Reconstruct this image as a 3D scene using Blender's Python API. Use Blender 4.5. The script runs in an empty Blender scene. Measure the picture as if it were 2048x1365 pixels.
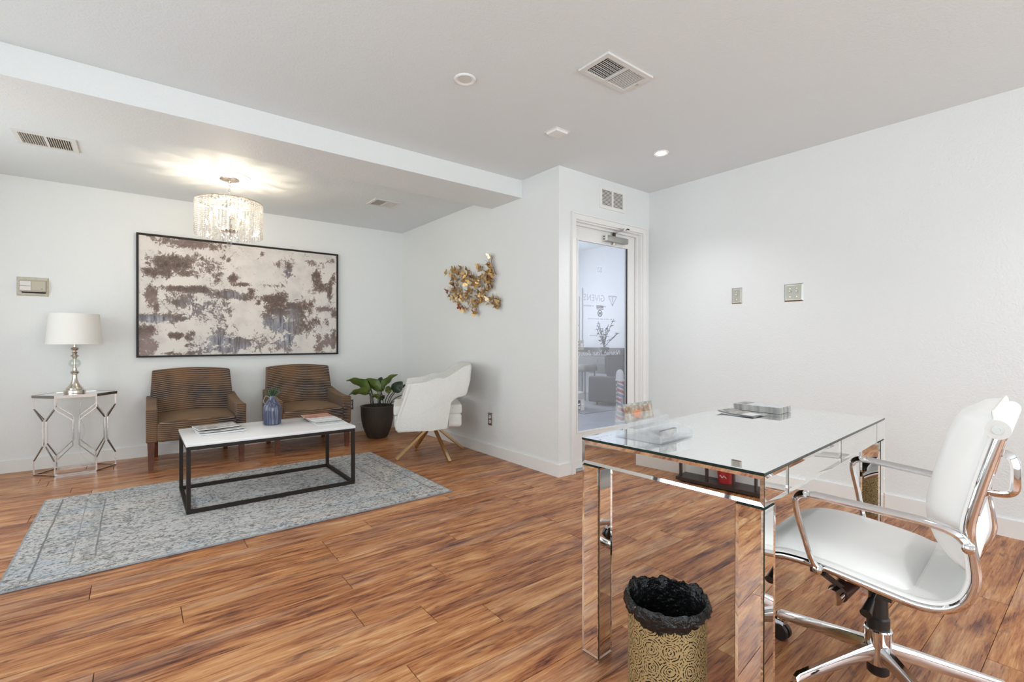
import bpy, bmesh, math, random
from mathutils import Vector, Matrix
import numpy as np
random.seed(7)
scn = bpy.context.scene
C = scn.collection
rad = math.radians
# ------------------------------------------------------------------ camera
CAM_F, CAM_YAW, CAM_PIT, CAM_ROL = 956.98, 0.665539, -0.0027096, 0.00114595
CAM_LOC = Vector((0, 0, 1.08))
_f = Vector((math.sin(CAM_YAW) * math.cos(CAM_PIT), math.cos(CAM_YAW) * math.cos(CAM_PIT), math.sin(CAM_PIT)))
_r = Vector((math.cos(CAM_YAW), -math.sin(CAM_YAW), 0))
_u = _r.cross(_f)
_r, _u = math.cos(CAM_ROL) * _r + math.sin(CAM_ROL) * _u, -math.sin(CAM_ROL) * _r + math.cos(CAM_ROL) * _u
cam = bpy.data.cameras.new('camera')
cam.sensor_width = 36.0
cam.lens = 36.0 * CAM_F / 2048.0
cam.clip_start = 0.02
cam_o = bpy.data.objects.new('camera', cam)
C.objects.link(cam_o)
M = Matrix((_r, _u, -_f)).transposed().to_4x4()
M.translation = CAM_LOC
cam_o.matrix_world = M
scn.camera = cam_o
# ------------------------------------------------------------------ world, daylight, exposure
scn.view_settings.view_transform = 'Standard'
scn.view_settings.look = 'None'
scn.view_settings.gamma = 1.0
scn.view_settings.use_curve_mapping = False
scn.view_settings.exposure = 0.18
scn.cycles.transparent_max_bounces = 32
W = bpy.data.worlds.new('sky'); scn.world = W
W.use_nodes = True
_bg = W.node_tree.nodes['Background']
_bg.inputs['Color'].default_value = (0.86, 0.93, 1.0, 1)
_bg.inputs['Strength'].default_value = 1.6
def area(name, loc, rot, sx, sy, power, col):
    l = bpy.data.lights.new(name, 'AREA'); l.shape = 'RECTANGLE'; l.size = sx; l.size_y = sy
    l.energy = power; l.color = col
    o = bpy.data.objects.new(name, l); C.objects.link(o); o.location = loc; o.rotation_euler = rot
    return o
# daylight through the storefront glazing behind the camera, the two windows of the left wall plus an added hall light
area('daylight_storefront', (1.2, -3.12, 1.30), (rad(98), 0, 0), 4.3, 1.9, 108, (0.92, 0.965, 1.0))
area('daylight_window_side', (-1.66, 1.0, 1.30), (0, rad(-98), 0), 1.6, 2.6, 36, (0.84, 0.94, 1.0))
area('daylight_window_alcove', (-1.66, 3.9, 1.28), (0, rad(-98), 0), 1.6, 1.5, 24, (1.0, 0.985, 0.96))
area('added_light_hall', (5.2, 7.38, 1.5), (rad(-90), 0, 0), 2.4, 1.9, 66, (0.95, 0.965, 1.0))  # fill light added to brighten the hall

# ------------------------------------------------------------------ dimensions of the place
XP, XR, YD, YB = 2.61, 3.77, 2.73, 5.55      # partition wall, right wall, door wall, back wall
XL, YF = -1.5, -3.0                           # left wall, front wall (behind the camera)
HC, HA = 2.45, 2.405                          # main ceiling, alcove ceiling

# ------------------------------------------------------------------ materials
def nmat(name):
    m = bpy.data.materials.new(name); m.use_nodes = True
    nt = m.node_tree
    return m, nt, nt.nodes['Principled BSDF']
def N(nt, kind, **kw):
    n = nt.nodes.new(kind)
    for k, v in kw.items():
        if k in n.inputs.keys() if hasattr(n.inputs, 'keys') else False:
            n.inputs[k].default_value = v
        else:
            setattr(n, k, v)
    return n
def mat(name, col, rough=0.5, metal=0.0, bump=None, spec=None, coat=0.0, sheen=0.0, noise=None, emit=None):
    m, nt, b = nmat(name)
    b.inputs['Base Color'].default_value = (*col, 1)
    b.inputs['Roughness'].default_value = rough
    b.inputs['Metallic'].default_value = metal
    if spec is not None: b.inputs['Specular IOR Level'].default_value = spec
    if coat: b.inputs['Coat Weight'].default_value = coat
    if sheen: b.inputs['Sheen Weight'].default_value = sheen
    if emit:
        b.inputs['Emission Color'].default_value = (*emit[0], 1); b.inputs['Emission Strength'].default_value = emit[1]
    tc = nt.nodes.new('ShaderNodeTexCoord')
    if noise:                                   # (scale, second colour)
        n = nt.nodes.new('ShaderNodeTexNoise'); n.inputs['Scale'].default_value = noise[0]; n.inputs['Detail'].default_value = 4
        nt.links.new(tc.outputs['Object'], n.inputs['Vector'])
        mx = nt.nodes.new('ShaderNodeMix'); mx.data_type = 'RGBA'
        mx.inputs['A'].default_value = (*col, 1); mx.inputs['B'].default_value = (*noise[1], 1)
        r = nt.nodes.new('ShaderNodeMapRange'); r.inputs['From Min'].default_value = 0.35; r.inputs['From Max'].default_value = 0.65
        nt.links.new(n.outputs['Fac'], r.inputs['Value']); nt.links.new(r.outputs['Result'], mx.inputs['Factor'])
        nt.links.new(mx.outputs['Result'], b.inputs['Base Color'])
    if bump:                                    # (scale, strength, distance)
        n = nt.nodes.new('ShaderNodeTexNoise'); n.inputs['Scale'].default_value = bump[0]; n.inputs['Detail'].default_value = 3
        nt.links.new(tc.outputs['Object'], n.inputs['Vector'])
        bp = nt.nodes.new('ShaderNodeBump'); bp.inputs['Strength'].default_value = bump[1]; bp.inputs['Distance'].default_value = bump[2]
        nt.links.new(n.outputs['Fac'], bp.inputs['Height']); nt.links.new(bp.outputs['Normal'], b.inputs['Normal'])
    return m
def glassy(name, tint, gloss=0.08, haze=0.0, hazecol=(0.9, 0.92, 0.95), trans=0.0):
    """thin clear sheet: transparent + mirror-like reflection by Fresnel, with an optional white film"""
    m = bpy.data.materials.new(name); m.use_nodes = True
    nt = m.node_tree; nt.nodes.clear()
    out = nt.nodes.new('ShaderNodeOutputMaterial')
    t = nt.nodes.new('ShaderNodeBsdfTransparent'); t.inputs['Color'].default_value = (*tint, 1)
    g = nt.nodes.new('ShaderNodeBsdfGlossy'); g.inputs['Roughness'].default_value = 0.02
    lw = nt.nodes.new('ShaderNodeLayerWeight'); lw.inputs['Blend'].default_value = 0.5      # facing = 1 - |cos|
    pw5 = nt.nodes.new('ShaderNodeMath'); pw5.operation = 'POWER'; pw5.inputs[1].default_value = 5.0
    nt.links.new(lw.outputs['Facing'], pw5.inputs[0])
    mul = nt.nodes.new('ShaderNodeMath'); mul.operation = 'MULTIPLY_ADD'; mul.inputs[1].default_value = 1.0 - gloss; mul.inputs[2].default_value = gloss
    mul.use_clamp = True
    nt.links.new(pw5.outputs[0], mul.inputs[0])
    mx = nt.nodes.new('ShaderNodeMixShader')
    nt.links.new(mul.outputs[0], mx.inputs['Fac']); nt.links.new(t.outputs[0], mx.inputs[1]); nt.links.new(g.outputs[0], mx.inputs[2])
    last = mx
    for w, typ in ((haze, 'ShaderNodeBsdfDiffuse'), (trans, 'ShaderNodeBsdfTranslucent')):
        if w > 0:
            d = nt.nodes.new(typ); d.inputs['Color'].default_value = (*hazecol, 1)
            m2 = nt.nodes.new('ShaderNodeMixShader'); m2.inputs['Fac'].default_value = w
            nt.links.new(last.outputs[0], m2.inputs[1]); nt.links.new(d.outputs[0], m2.inputs[2]); last = m2
    nt.links.new(last.outputs[0], out.inputs['Surface'])
    return m

def mth(nt, op, a, b=None, clamp=False):
    n = nt.nodes.new('ShaderNodeMath'); n.operation = op; n.use_clamp = clamp
    for i, v in enumerate((a, b)):
        if v is None: continue
        if isinstance(v, (int, float)): n.inputs[i].default_value = v
        else: nt.links.new(v, n.inputs[i])
    return n.outputs[0]
def noise(nt, vec, scale, detail=4, rough=0.55, dist=0.0):
    n = nt.nodes.new('ShaderNodeTexNoise'); n.inputs['Scale'].default_value = scale
    n.inputs['Detail'].default_value = detail; n.inputs['Roughness'].default_value = rough; n.inputs['Distortion'].default_value = dist
    nt.links.new(vec, n.inputs['Vector']); return n.outputs['Fac']
def mapr(nt, v, a, b, c=0.0, d=1.0):
    n = nt.nodes.new('ShaderNodeMapRange'); n.inputs['From Min'].default_value = a; n.inputs['From Max'].default_value = b
    n.inputs['To Min'].default_value = c; n.inputs['To Max'].default_value = d
    nt.links.new(v, n.inputs['Value']); return n.outputs['Result']
def mixc(nt, fac, a, b):
    n = nt.nodes.new('ShaderNodeMix'); n.data_type = 'RGBA'
    if isinstance(fac, (int, float)): n.inputs['Factor'].default_value = fac
    else: nt.links.new(fac, n.inputs['Factor'])
    for k, v in (('A', a), ('B', b)):
        if isinstance(v, tuple): n.inputs[k].default_value = (*v, 1)
        else: nt.links.new(v, n.inputs[k])
    return n.outputs['Result']
def mapping(nt, vec, scale=(1, 1, 1)):
    n = nt.nodes.new('ShaderNodeMapping'); n.inputs['Scale'].default_value = scale
    nt.links.new(vec, n.inputs['Vector']); return n.outputs['Vector']
def ramp(nt, v, stops):
    n = nt.nodes.new('ShaderNodeValToRGB'); nt.links.new(v, n.inputs['Fac'])
    e = n.color_ramp.elements
    while len(e) < len(stops): e.new(0.5)
    for i, (p, c) in enumerate(stops): e[i].position = p; e[i].color = (*c, 1)
    return n.outputs['Color']
def bumpn(nt, b, h, strength, dist):
    n = nt.nodes.new('ShaderNodeBump'); n.inputs['Strength'].default_value = strength; n.inputs['Distance'].default_value = dist
    nt.links.new(h, n.inputs['Height']); nt.links.new(n.outputs['Normal'], b.inputs['Normal'])

def wall_mat(name, col, bs=0.35):
    m, nt, b = nmat(name)
    tc = nt.nodes.new('ShaderNodeTexCoord')
    b.inputs['Base Color'].default_value = (*col, 1)
    b.inputs['Roughness'].default_value = 0.6
    h = mth(nt, 'ADD', noise(nt, tc.outputs['Object'], 95, 3), mth(nt, 'MULTIPLY', noise(nt, tc.outputs['Object'], 28, 2), 0.6))
    bumpn(nt, b, h, bs, 0.004)
    return m
M_wall = wall_mat('painted_wall', (0.79, 0.805, 0.80), 0.5)
M_ceil = wall_mat('painted_ceiling', (0.775, 0.81, 0.82), 0.42)
M_trim = mat('white_trim_paint', (0.82, 0.81, 0.79), 0.35)
M_hallwall = wall_mat('hall_wall', (0.77, 0.78, 0.81), 0.1)

def wood_floor():
    m, nt, b = nmat('plank_wood')
    tc = nt.nodes.new('ShaderNodeTexCoord'); oi = nt.nodes.new('ShaderNodeObjectInfo')
    rv = mth(nt, 'MULTIPLY', oi.outputs['Random'], 37.0)
    cx = nt.nodes.new('ShaderNodeCombineXYZ')
    for k in ('X', 'Y', 'Z'): nt.links.new(rv, cx.inputs[k])
    ad = nt.nodes.new('ShaderNodeVectorMath'); ad.operation = 'ADD'
    nt.links.new(tc.outputs['Object'], ad.inputs[0]); nt.links.new(cx.outputs[0], ad.inputs[1])
    v = ad.outputs[0]
    broad = noise(nt, mapping(nt, v, (2.3, 15.0, 1)), 1.0, 4, 0.6, 1.1)
    grain = noise(nt, mapping(nt, v, (5.0, 85.0, 1)), 1.0, 4, 0.7, 0.4)
    fine = noise(nt, mapping(nt, v, (16.0, 260.0, 1)), 1.0, 2, 0.6)
    knot = noise(nt, mapping(nt, v, (3.2, 15.0, 1)), 1.0, 3, 0.6, 1.6)
    t = mth(nt, 'ADD', mth(nt, 'MULTIPLY', broad, 0.72), mth(nt, 'MULTIPLY', grain, 0.50))
    t = mth(nt, 'ADD', t, mth(nt, 'MULTIPLY', fine, 0.24))
    t = mth(nt, 'ADD', t, mth(nt, 'MULTIPLY', mth(nt, 'SUBTRACT', oi.outputs['Random'], 0.5), 0.08))
    t = mapr(nt, t, 0.49, 0.96)
    col = ramp(nt, t, [(0.0, (0.055, 0.015, 0.009)), (0.20, (0.16, 0.046, 0.020)), (0.45, (0.37, 0.140, 0.052)), (0.70, (0.53, 0.250, 0.102)), (1.0, (0.68, 0.41, 0.21))])
    dk = mapr(nt, knot, 0.60, 0.72)
    col = mixc(nt, mth(nt, 'MULTIPLY', dk, 0.72), col, (0.075, 0.024, 0.018))
    gry = mapr(nt, noise(nt, mapping(nt, v, (1.1, 7.0, 1)), 1.0, 3, 0.5, 0.5), 0.50, 0.68)
    col = mixc(nt, mth(nt, 'MULTIPLY', gry, 0.32), col, mixc(nt, t, (0.13, 0.075, 0.065), (0.60, 0.45, 0.34)))
    nt.links.new(col, b.inputs['Base Color'])
    b.inputs['Roughness'].default_value = 0.30
    nt.links.new(mapr(nt, grain, 0.3, 0.7, 0.24, 0.40), b.inputs['Roughness'])
    b.inputs['Specular IOR Level'].default_value = 0.22
    bumpn(nt, b, mth(nt, 'ADD', grain, fine), 0.12, 0.002)
    return m
M_wood = wood_floor()
M_subfloor = mat('joint_dark', (0.12, 0.05, 0.025), 0.6)

M_mirror = mat('mirror_glass', (0.93, 0.94, 0.93), 0.015, 1.0)
M_bevel = mat('mirror_bevel', (0.88, 0.90, 0.88), 0.03, 1.0)
M_glassedge = mat('green_glass_edge', (0.014, 0.026, 0.021), 0.15, spec=0.3)
M_chrome = mat('chrome', (0.72, 0.72, 0.73), 0.06, 1.0)
M_steel = mat('brushed_steel', (0.50, 0.49, 0.46), 0.28, 1.0, bump=(180, 0.05, 0.001))
M_nickel = mat('satin_nickel', (0.66, 0.60, 0.53), 0.22, 1.0)
M_brass = mat('brushed_brass', (0.72, 0.54, 0.30), 0.30, 1.0)
M_gold = mat('antique_gold', (0.66, 0.46, 0.22), 0.42, 1.0, noise=(35, (0.50, 0.33, 0.14)))
M_goldpale = mat('pale_gold', (0.92, 0.80, 0.60), 0.35, 1.0)
M_goldred = mat('copper_red_gold', (0.30, 0.10, 0.06), 0.4, 1.0)
M_black = mat('black_metal', (0.020, 0.015, 0.011), 0.5, 0.0, bump=(220, 0.08, 0.001), spec=0.25)
M_blackpl = mat('black_plastic', (0.012, 0.011, 0.011), 0.35)
M_marble = mat('white_marble_top', (0.84, 0.84, 0.85), 0.22, noise=(3.0, (0.79, 0.79, 0.81)))
M_leather = mat('white_leather', (0.91, 0.905, 0.885), 0.36, bump=(240, 0.06, 0.001))
M_leatheredge = mat('leather_piping', (0.80, 0.79, 0.74), 0.45)
M_walnut = mat('walnut_leg', (0.16, 0.055, 0.025), 0.35, noise=(14, (0.10, 0.03, 0.015)))
M_shade = mat('linen_shade', (0.80, 0.79, 0.76), 0.9, bump=(400, 0.12, 0.001))
M_plate = mat('ivory_plastic', (0.62, 0.58, 0.48), 0.45, noise=(40, (0.55, 0.50, 0.40)))
M_switchw = mat('white_toggle', (0.80, 0.78, 0.72), 0.35)
M_dark = mat('dark_void', (0.012, 0.011, 0.010), 0.9)
M_ventw = mat('vent_enamel', (0.72, 0.71, 0.68), 0.4)
M_ventd = mat('vent_dusty_inside', (0.16, 0.12, 0.08), 0.8)
M_clear = glassy('clear_acrylic', (0.985, 0.99, 0.995), 0.06, 0.05, (1, 1, 1))
M_doorglass = glassy('door_glass', (0.93, 0.945, 0.975), 0.05, 0.10, (0.82, 0.84, 0.88))  # haze of the wall's reflection mixed in as diffuse colour
M_window = glassy('window_glass', (0.96, 0.98, 0.98), 0.06)
M_crystal = glassy('crystal', (0.95, 0.95, 0.94), 0.34, 0.03, (1, 0.98, 0.94), 0.07)
M_ball = glassy('crystal_ball', (0.90, 0.92, 0.90), 0.12, 0.03)
M_bulb = mat('lit_filament', (1, 0.9, 0.75), 0.4, emit=((1.0, 0.88, 0.70), 60.0))
M_bulbglass = glassy('bulb_glass', (1.0, 0.98, 0.95), 0.06, 0.0, (1, 1, 1), 0.12)
M_lens = mat('lit_downlight_lens', (1, 1, 0.95), 0.4, emit=((1.0, 0.97, 0.92), 12.0))
M_lensoff = mat('frosted_lens_unlit', (0.70, 0.69, 0.65), 0.5)
M_leaf = mat('glossy_leaf', (0.17, 0.225, 0.055), 0.36, noise=(9, (0.10, 0.16, 0.035)))
M_leafdk = mat('dark_leaf', (0.022, 0.045, 0.018), 0.40)
M_stem = mat('leaf_stem', (0.035, 0.045, 0.018), 0.5)
M_soil = mat('dark_soil', (0.03, 0.02, 0.014), 0.95, bump=(60, 0.6, 0.01))
M_succ = mat('succulent_leaf', (0.045, 0.085, 0.045), 0.5, noise=(30, (0.09, 0.12, 0.06)))
M_bag = mat('black_bin_liner', (0.008, 0.008, 0.008), 0.25, bump=(70, 0.8, 0.012), spec=0.4)
M_red = mat('red_enamel', (0.55, 0.045, 0.045), 0.35)
M_white = mat('white_paper', (0.80, 0.80, 0.80), 0.6)
M_greypaper = mat('grey_print', (0.20, 0.20, 0.19), 0.5, noise=(30, (0.55, 0.53, 0.50)))
M_whitepr = mat('white_print', (0.78, 0.79, 0.80), 0.5, noise=(45, (0.62, 0.64, 0.66)))
M_redpr = mat('red_print', (0.42, 0.12, 0.08), 0.5, noise=(25, (0.55, 0.34, 0.26)))
M_brownpr = mat('brown_print', (0.20, 0.11, 0.06), 0.4, noise=(45, (0.50, 0.44, 0.36)))
M_hallfloor = mat('hall_floor', (0.42, 0.44, 0.50), 0.25, noise=(4, (0.50, 0.52, 0.58)))
M_hallgrey = mat('grey_lacquer', (0.15, 0.15, 0.15), 0.5)
M_halldark = mat('charcoal_fabric', (0.10, 0.10, 0.105), 0.7)
M_hallrug = mat('grey_rug', (0.27, 0.28, 0.31), 0.9)
M_beige = mat('beige_fabric', (0.62, 0.60, 0.52), 0.8)
M_hallplant = mat('grey_green_leaf', (0.15, 0.15, 0.15), 0.6)
M_textgrey = mat('etched_grey', (0.78, 0.80, 0.84), 0.6)
M_poster = mat('poster_mauve', (0.45, 0.42, 0.48), 0.6)
M_winframe = mat('dark_window_frame', (0.05, 0.035, 0.03), 0.4)

def boucle():
    m, nt, b = nmat('ivory_boucle')
    tc = nt.nodes.new('ShaderNodeTexCoord')
    vo = nt.nodes.new('ShaderNodeTexVoronoi'); vo.inputs['Scale'].default_value = 210
    nt.links.new(tc.outputs['Object'], vo.inputs['Vector'])
    n = noise(nt, tc.outputs['Object'], 150, 3)
    nt.links.new(mixc(nt, vo.outputs['Distance'], (0.85, 0.84, 0.81), (0.70, 0.69, 0.65)), b.inputs['Base Color'])
    b.inputs['Roughness'].default_value = 0.95
    bumpn(nt, b, mth(nt, 'SUBTRACT', n, vo.outputs['Distance']), 0.6, 0.004)
    return m
M_boucle = boucle()

def stripe():
    m, nt, b = nmat('striped_velvet')
    tc = nt.nodes.new('ShaderNodeTexCoord'); sp = nt.nodes.new('ShaderNodeSeparateXYZ')
    nt.links.new(tc.outputs['Object'], sp.inputs[0])
    wob = mth(nt, 'MULTIPLY', mth(nt, 'SUBTRACT', noise(nt, tc.outputs['Object'], 5, 2), 0.5), 0.012)
    s = mth(nt, 'ADD', mth(nt, 'SUBTRACT', sp.outputs['Z'], mth(nt, 'MULTIPLY', sp.outputs['Y'], 0.55)), wob)
    fr = mth(nt, 'FRACT', mth(nt, 'DIVIDE', s, 0.0155))
    line = mth(nt, 'SUBTRACT', 1.0, mapr(nt, mth(nt, 'ABSOLUTE', mth(nt, 'SUBTRACT', fr, 0.5)), 0.08, 0.16), True)
    nap = mapr(nt, noise(nt, tc.outputs['Object'], 4.5, 3), 0.38, 0.66)
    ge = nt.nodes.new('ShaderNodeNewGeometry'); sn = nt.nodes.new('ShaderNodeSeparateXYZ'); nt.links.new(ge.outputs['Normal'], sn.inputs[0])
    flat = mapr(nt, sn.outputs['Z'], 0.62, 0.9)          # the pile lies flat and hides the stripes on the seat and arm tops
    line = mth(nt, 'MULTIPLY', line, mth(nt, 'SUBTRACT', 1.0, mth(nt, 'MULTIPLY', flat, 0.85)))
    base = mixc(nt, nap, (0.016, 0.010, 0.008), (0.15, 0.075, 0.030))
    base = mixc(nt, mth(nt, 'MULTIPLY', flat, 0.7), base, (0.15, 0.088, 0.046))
    lc = mixc(nt, nap, (0.34, 0.27, 0.24), (0.25, 0.17, 0.115))
    nt.links.new(mixc(nt, mth(nt, 'MULTIPLY', line, 0.9), base, lc), b.inputs['Base Color'])
    b.inputs['Roughness'].default_value = 0.85
    b.inputs['Sheen Weight'].default_value = 0.15
    b.inputs['Sheen Tint'].default_value = (0.75, 0.5, 0.3, 1)
    bumpn(nt, b, line, 0.25, 0.003)
    return m
M_stripe = stripe()

def pot_mat():
    m, nt, b = nmat('ribbed_dark_pot')
    tc = nt.nodes.new('ShaderNodeTexCoord'); sp = nt.nodes.new('ShaderNodeSeparateXYZ')
    nt.links.new(tc.outputs['Object'], sp.inputs[0])
    a = mth(nt, 'ARCTAN2', sp.outputs['Y'], sp.outputs['X'])
    w = mth(nt, 'SINE', mth(nt, 'MULTIPLY', a, 130.0))
    n = noise(nt, tc.outputs['Object'], 18, 4)
    c = mixc(nt, mapr(nt, w, -1, 1), (0.026, 0.021, 0.018), (0.080, 0.068, 0.060))
    nt.links.new(mixc(nt, mapr(nt, n, 0.4, 0.7), c, (0.05, 0.035, 0.022)), b.inputs['Base Color'])
    b.inputs['Roughness'].default_value = 0.55
    bumpn(nt, b, w, 0.3, 0.002)
    return m
M_pot = pot_mat()

def vase_mat():
    m, nt, b = nmat('blue_streaked_glaze')
    tc = nt.nodes.new('ShaderNodeTexCoord')
    n = noise(nt, mapping(nt, tc.outputs['Object'], (90, 90, 5)), 1.0, 3)
    nt.links.new(ramp(nt, n, [(0.3, (0.035, 0.040, 0.08)), (0.52, (0.075, 0.085, 0.14)), (0.72, (0.24, 0.26, 0.32))]), b.inputs['Base Color'])
    b.inputs['Roughness'].default_value = 0.18
    return m
M_vase = vase_mat()

def basket_mat():
    """gold sheet pierced by rose-like rings (cut-outs are real openings)"""
    m = bpy.data.materials.new('pierced_gold_sheet'); m.use_nodes = True
    nt = m.node_tree; b = nt.nodes['Principled BSDF']; out = nt.nodes['Material Output']
    uv = nt.nodes.new('ShaderNodeUVMap')
    vn = noise(nt, uv.outputs['UV'], 3.2, 2)
    n2 = nt.nodes.new('ShaderNodeTexNoise'); n2.inputs['Scale'].default_value = 2.2; n2.inputs['Detail'].default_value = 1
    nt.links.new(uv.outputs['UV'], n2.inputs['Vector'])
    off = nt.nodes.new('ShaderNodeVectorMath'); off.operation = 'SCALE'; off.inputs['Scale'].default_value = 0.26
    nt.links.new(n2.outputs['Color'], off.inputs[0])
    ad = nt.nodes.new('ShaderNodeVectorMath'); ad.operation = 'ADD'
    nt.links.new(uv.outputs['UV'], ad.inputs[0]); nt.links.new(off.outputs[0], ad.inputs[1])
    vo = nt.nodes.new('ShaderNodeTexVoronoi'); vo.voronoi_dimensions = '2D'; vo.inputs['Scale'].default_value = 1.0; vo.inputs['Randomness'].default_value = 0.12
    nt.links.new(ad.outputs[0], vo.inputs['Vector'])
    ve = nt.nodes.new('ShaderNodeTexVoronoi'); ve.voronoi_dimensions = '2D'; ve.inputs['Scale'].default_value = 1.0; ve.inputs['Randomness'].default_value = 0.12
    nt.links.new(ad.outputs[0], ve.inputs['Vector'])
    ring = mth(nt, 'SINE', mth(nt, 'MULTIPLY', vo.outputs['Distance'], 50.0))
    dashn = noise(nt, uv.outputs['UV'], 7.5, 1)
    hole = mth(nt, 'MULTIPLY', mth(nt, 'GREATER_THAN', ring, 0.45), mth(nt, 'GREATER_THAN', dashn, 0.46))
    b.inputs['Base Color'].default_value = (0.47, 0.37, 0.19, 1)
    b.inputs['Metallic'].default_value = 0.55; b.inputs['Roughness'].default_value = 0.45
    tr = nt.nodes.new('ShaderNodeBsdfTransparent')
    mx = nt.nodes.new('ShaderNodeMixShader')
    nt.links.new(hole, mx.inputs['Fac']); nt.links.new(b.outputs[0], mx.inputs[1]); nt.links.new(tr.outputs[0], mx.inputs[2])
    nt.links.new(mx.outputs[0], out.inputs['Surface'])
    return m
M_basket = basket_mat()

def rug_mat(hx, hy):
    m, nt, b = nmat('distressed_rug')
    tc = nt.nodes.new('ShaderNodeTexCoord'); sp = nt.nodes.new('ShaderNodeSeparateXYZ')
    o = tc.outputs['Object']; nt.links.new(o, sp.inputs[0])
    dx = mth(nt, 'SUBTRACT', hx, mth(nt, 'ABSOLUTE', sp.outputs['X']))
    dy = mth(nt, 'SUBTRACT', hy, mth(nt, 'ABSOLUTE', sp.outputs['Y']))
    wob = mth(nt, 'MULTIPLY', mth(nt, 'SUBTRACT', noise(nt, o, 9, 2), 0.5), 0.015)
    d = mth(nt, 'ADD', mth(nt, 'MINIMUM', dx, mth(nt, 'MULTIPLY', dy, 1.5)), wob)
    # worn fields
    big = noise(nt, o, 3.2, 3)
    hue = noise(nt, mapping(nt, o, (1.1, 2.2, 1)), 1.3, 2)
    base = mixc(nt, mapr(nt, hue, 0.38, 0.62), (0.53, 0.53, 0.525), (0.58, 0.55, 0.52))
    base = mixc(nt, mapr(nt, noise(nt, mapping(nt, o, (1.4, 2.6, 1)), 1.9, 2), 0.52, 0.66), base, (0.47, 0.50, 0.53))
    sp1 = noise(nt, mapping(nt, o, (48, 70, 1)), 1.0, 3, 0.7)
    sp2 = noise(nt, mapping(nt, o, (26, 40, 1)), 1.0, 4, 0.75, 1.2)
    vo = nt.nodes.new('ShaderNodeTexVoronoi'); vo.feature = 'DISTANCE_TO_EDGE'; vo.inputs['Scale'].default_value = 7.5
    dis = nt.nodes.new('ShaderNodeVectorMath'); dis.operation = 'ADD'
    nz = nt.nodes.new('ShaderNodeTexNoise'); nz.inputs['Scale'].default_value = 11; nt.links.new(o, nz.inputs['Vector'])
    sc = nt.nodes.new('ShaderNodeVectorMath'); sc.operation = 'SCALE'; sc.inputs['Scale'].default_value = 0.16
    nt.links.new(nz.outputs['Color'], sc.inputs[0]); nt.links.new(o, dis.inputs[0]); nt.links.new(sc.outputs[0], dis.inputs[1])
    nt.links.new(dis.outputs[0], vo.inputs['Vector'])
    curl = mth(nt, 'SUBTRACT', 1.0, mapr(nt, vo.outputs['Distance'], 0.012, 0.05))
    curl = mth(nt, 'MULTIPLY', curl, mapr(nt, noise(nt, o, 5.0, 2), 0.42, 0.62))
    dark = mth(nt, 'MULTIPLY', mapr(nt, sp1, 0.52, 0.60), mapr(nt, mth(nt, 'ADD', big, mth(nt, 'MULTIPLY', sp2, 0.8)), 0.72, 1.0))
    dark = mth(nt, 'MAXIMUM', dark, mth(nt, 'MULTIPLY', mapr(nt, sp2, 0.52, 0.59), 0.85))
    dark = mth(nt, 'MAXIMUM', dark, mth(nt, 'MULTIPLY', curl, 0.75))
    def line(at, w, s):
        return mth(nt, 'MULTIPLY', mth(nt, 'SUBTRACT', 1.0, mapr(nt, mth(nt, 'ABSOLUTE', mth(nt, 'SUBTRACT', d, at)), w * 0.5, w)), s)
    bl = mth(nt, 'MAXIMUM', line(0.095, 0.006, 0.8), line(0.315, 0.006, 0.7))
    bl = mth(nt, 'MAXIMUM', bl, mth(nt, 'MULTIPLY', line(0.285, 0.028, 0.5), mapr(nt, sp1, 0.42, 0.55)))
    bl = mth(nt, 'MAXIMUM', bl, line(0.225, 0.004, 0.5))
    dark = mth(nt, 'MAXIMUM', dark, bl)
    col = mixc(nt, mth(nt, 'MULTIPLY', dark, 0.92), base, (0.075, 0.075, 0.08))
    edge = mth(nt, 'SUBTRACT', 1.0, mapr(nt, mth(nt, 'MINIMUM', dx, dy), 0.008, 0.013))
    col = mixc(nt, mth(nt, 'MULTIPLY', edge, 0.8), col, (0.25, 0.28, 0.31))
    nt.links.new(col, b.inputs['Base Color'])
    b.inputs['Roughness'].default_value = 0.95; b.inputs['Specular IOR Level'].default_value = 0.1
    bumpn(nt, b, sp1, 0.3, 0.003)
    return m

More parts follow.
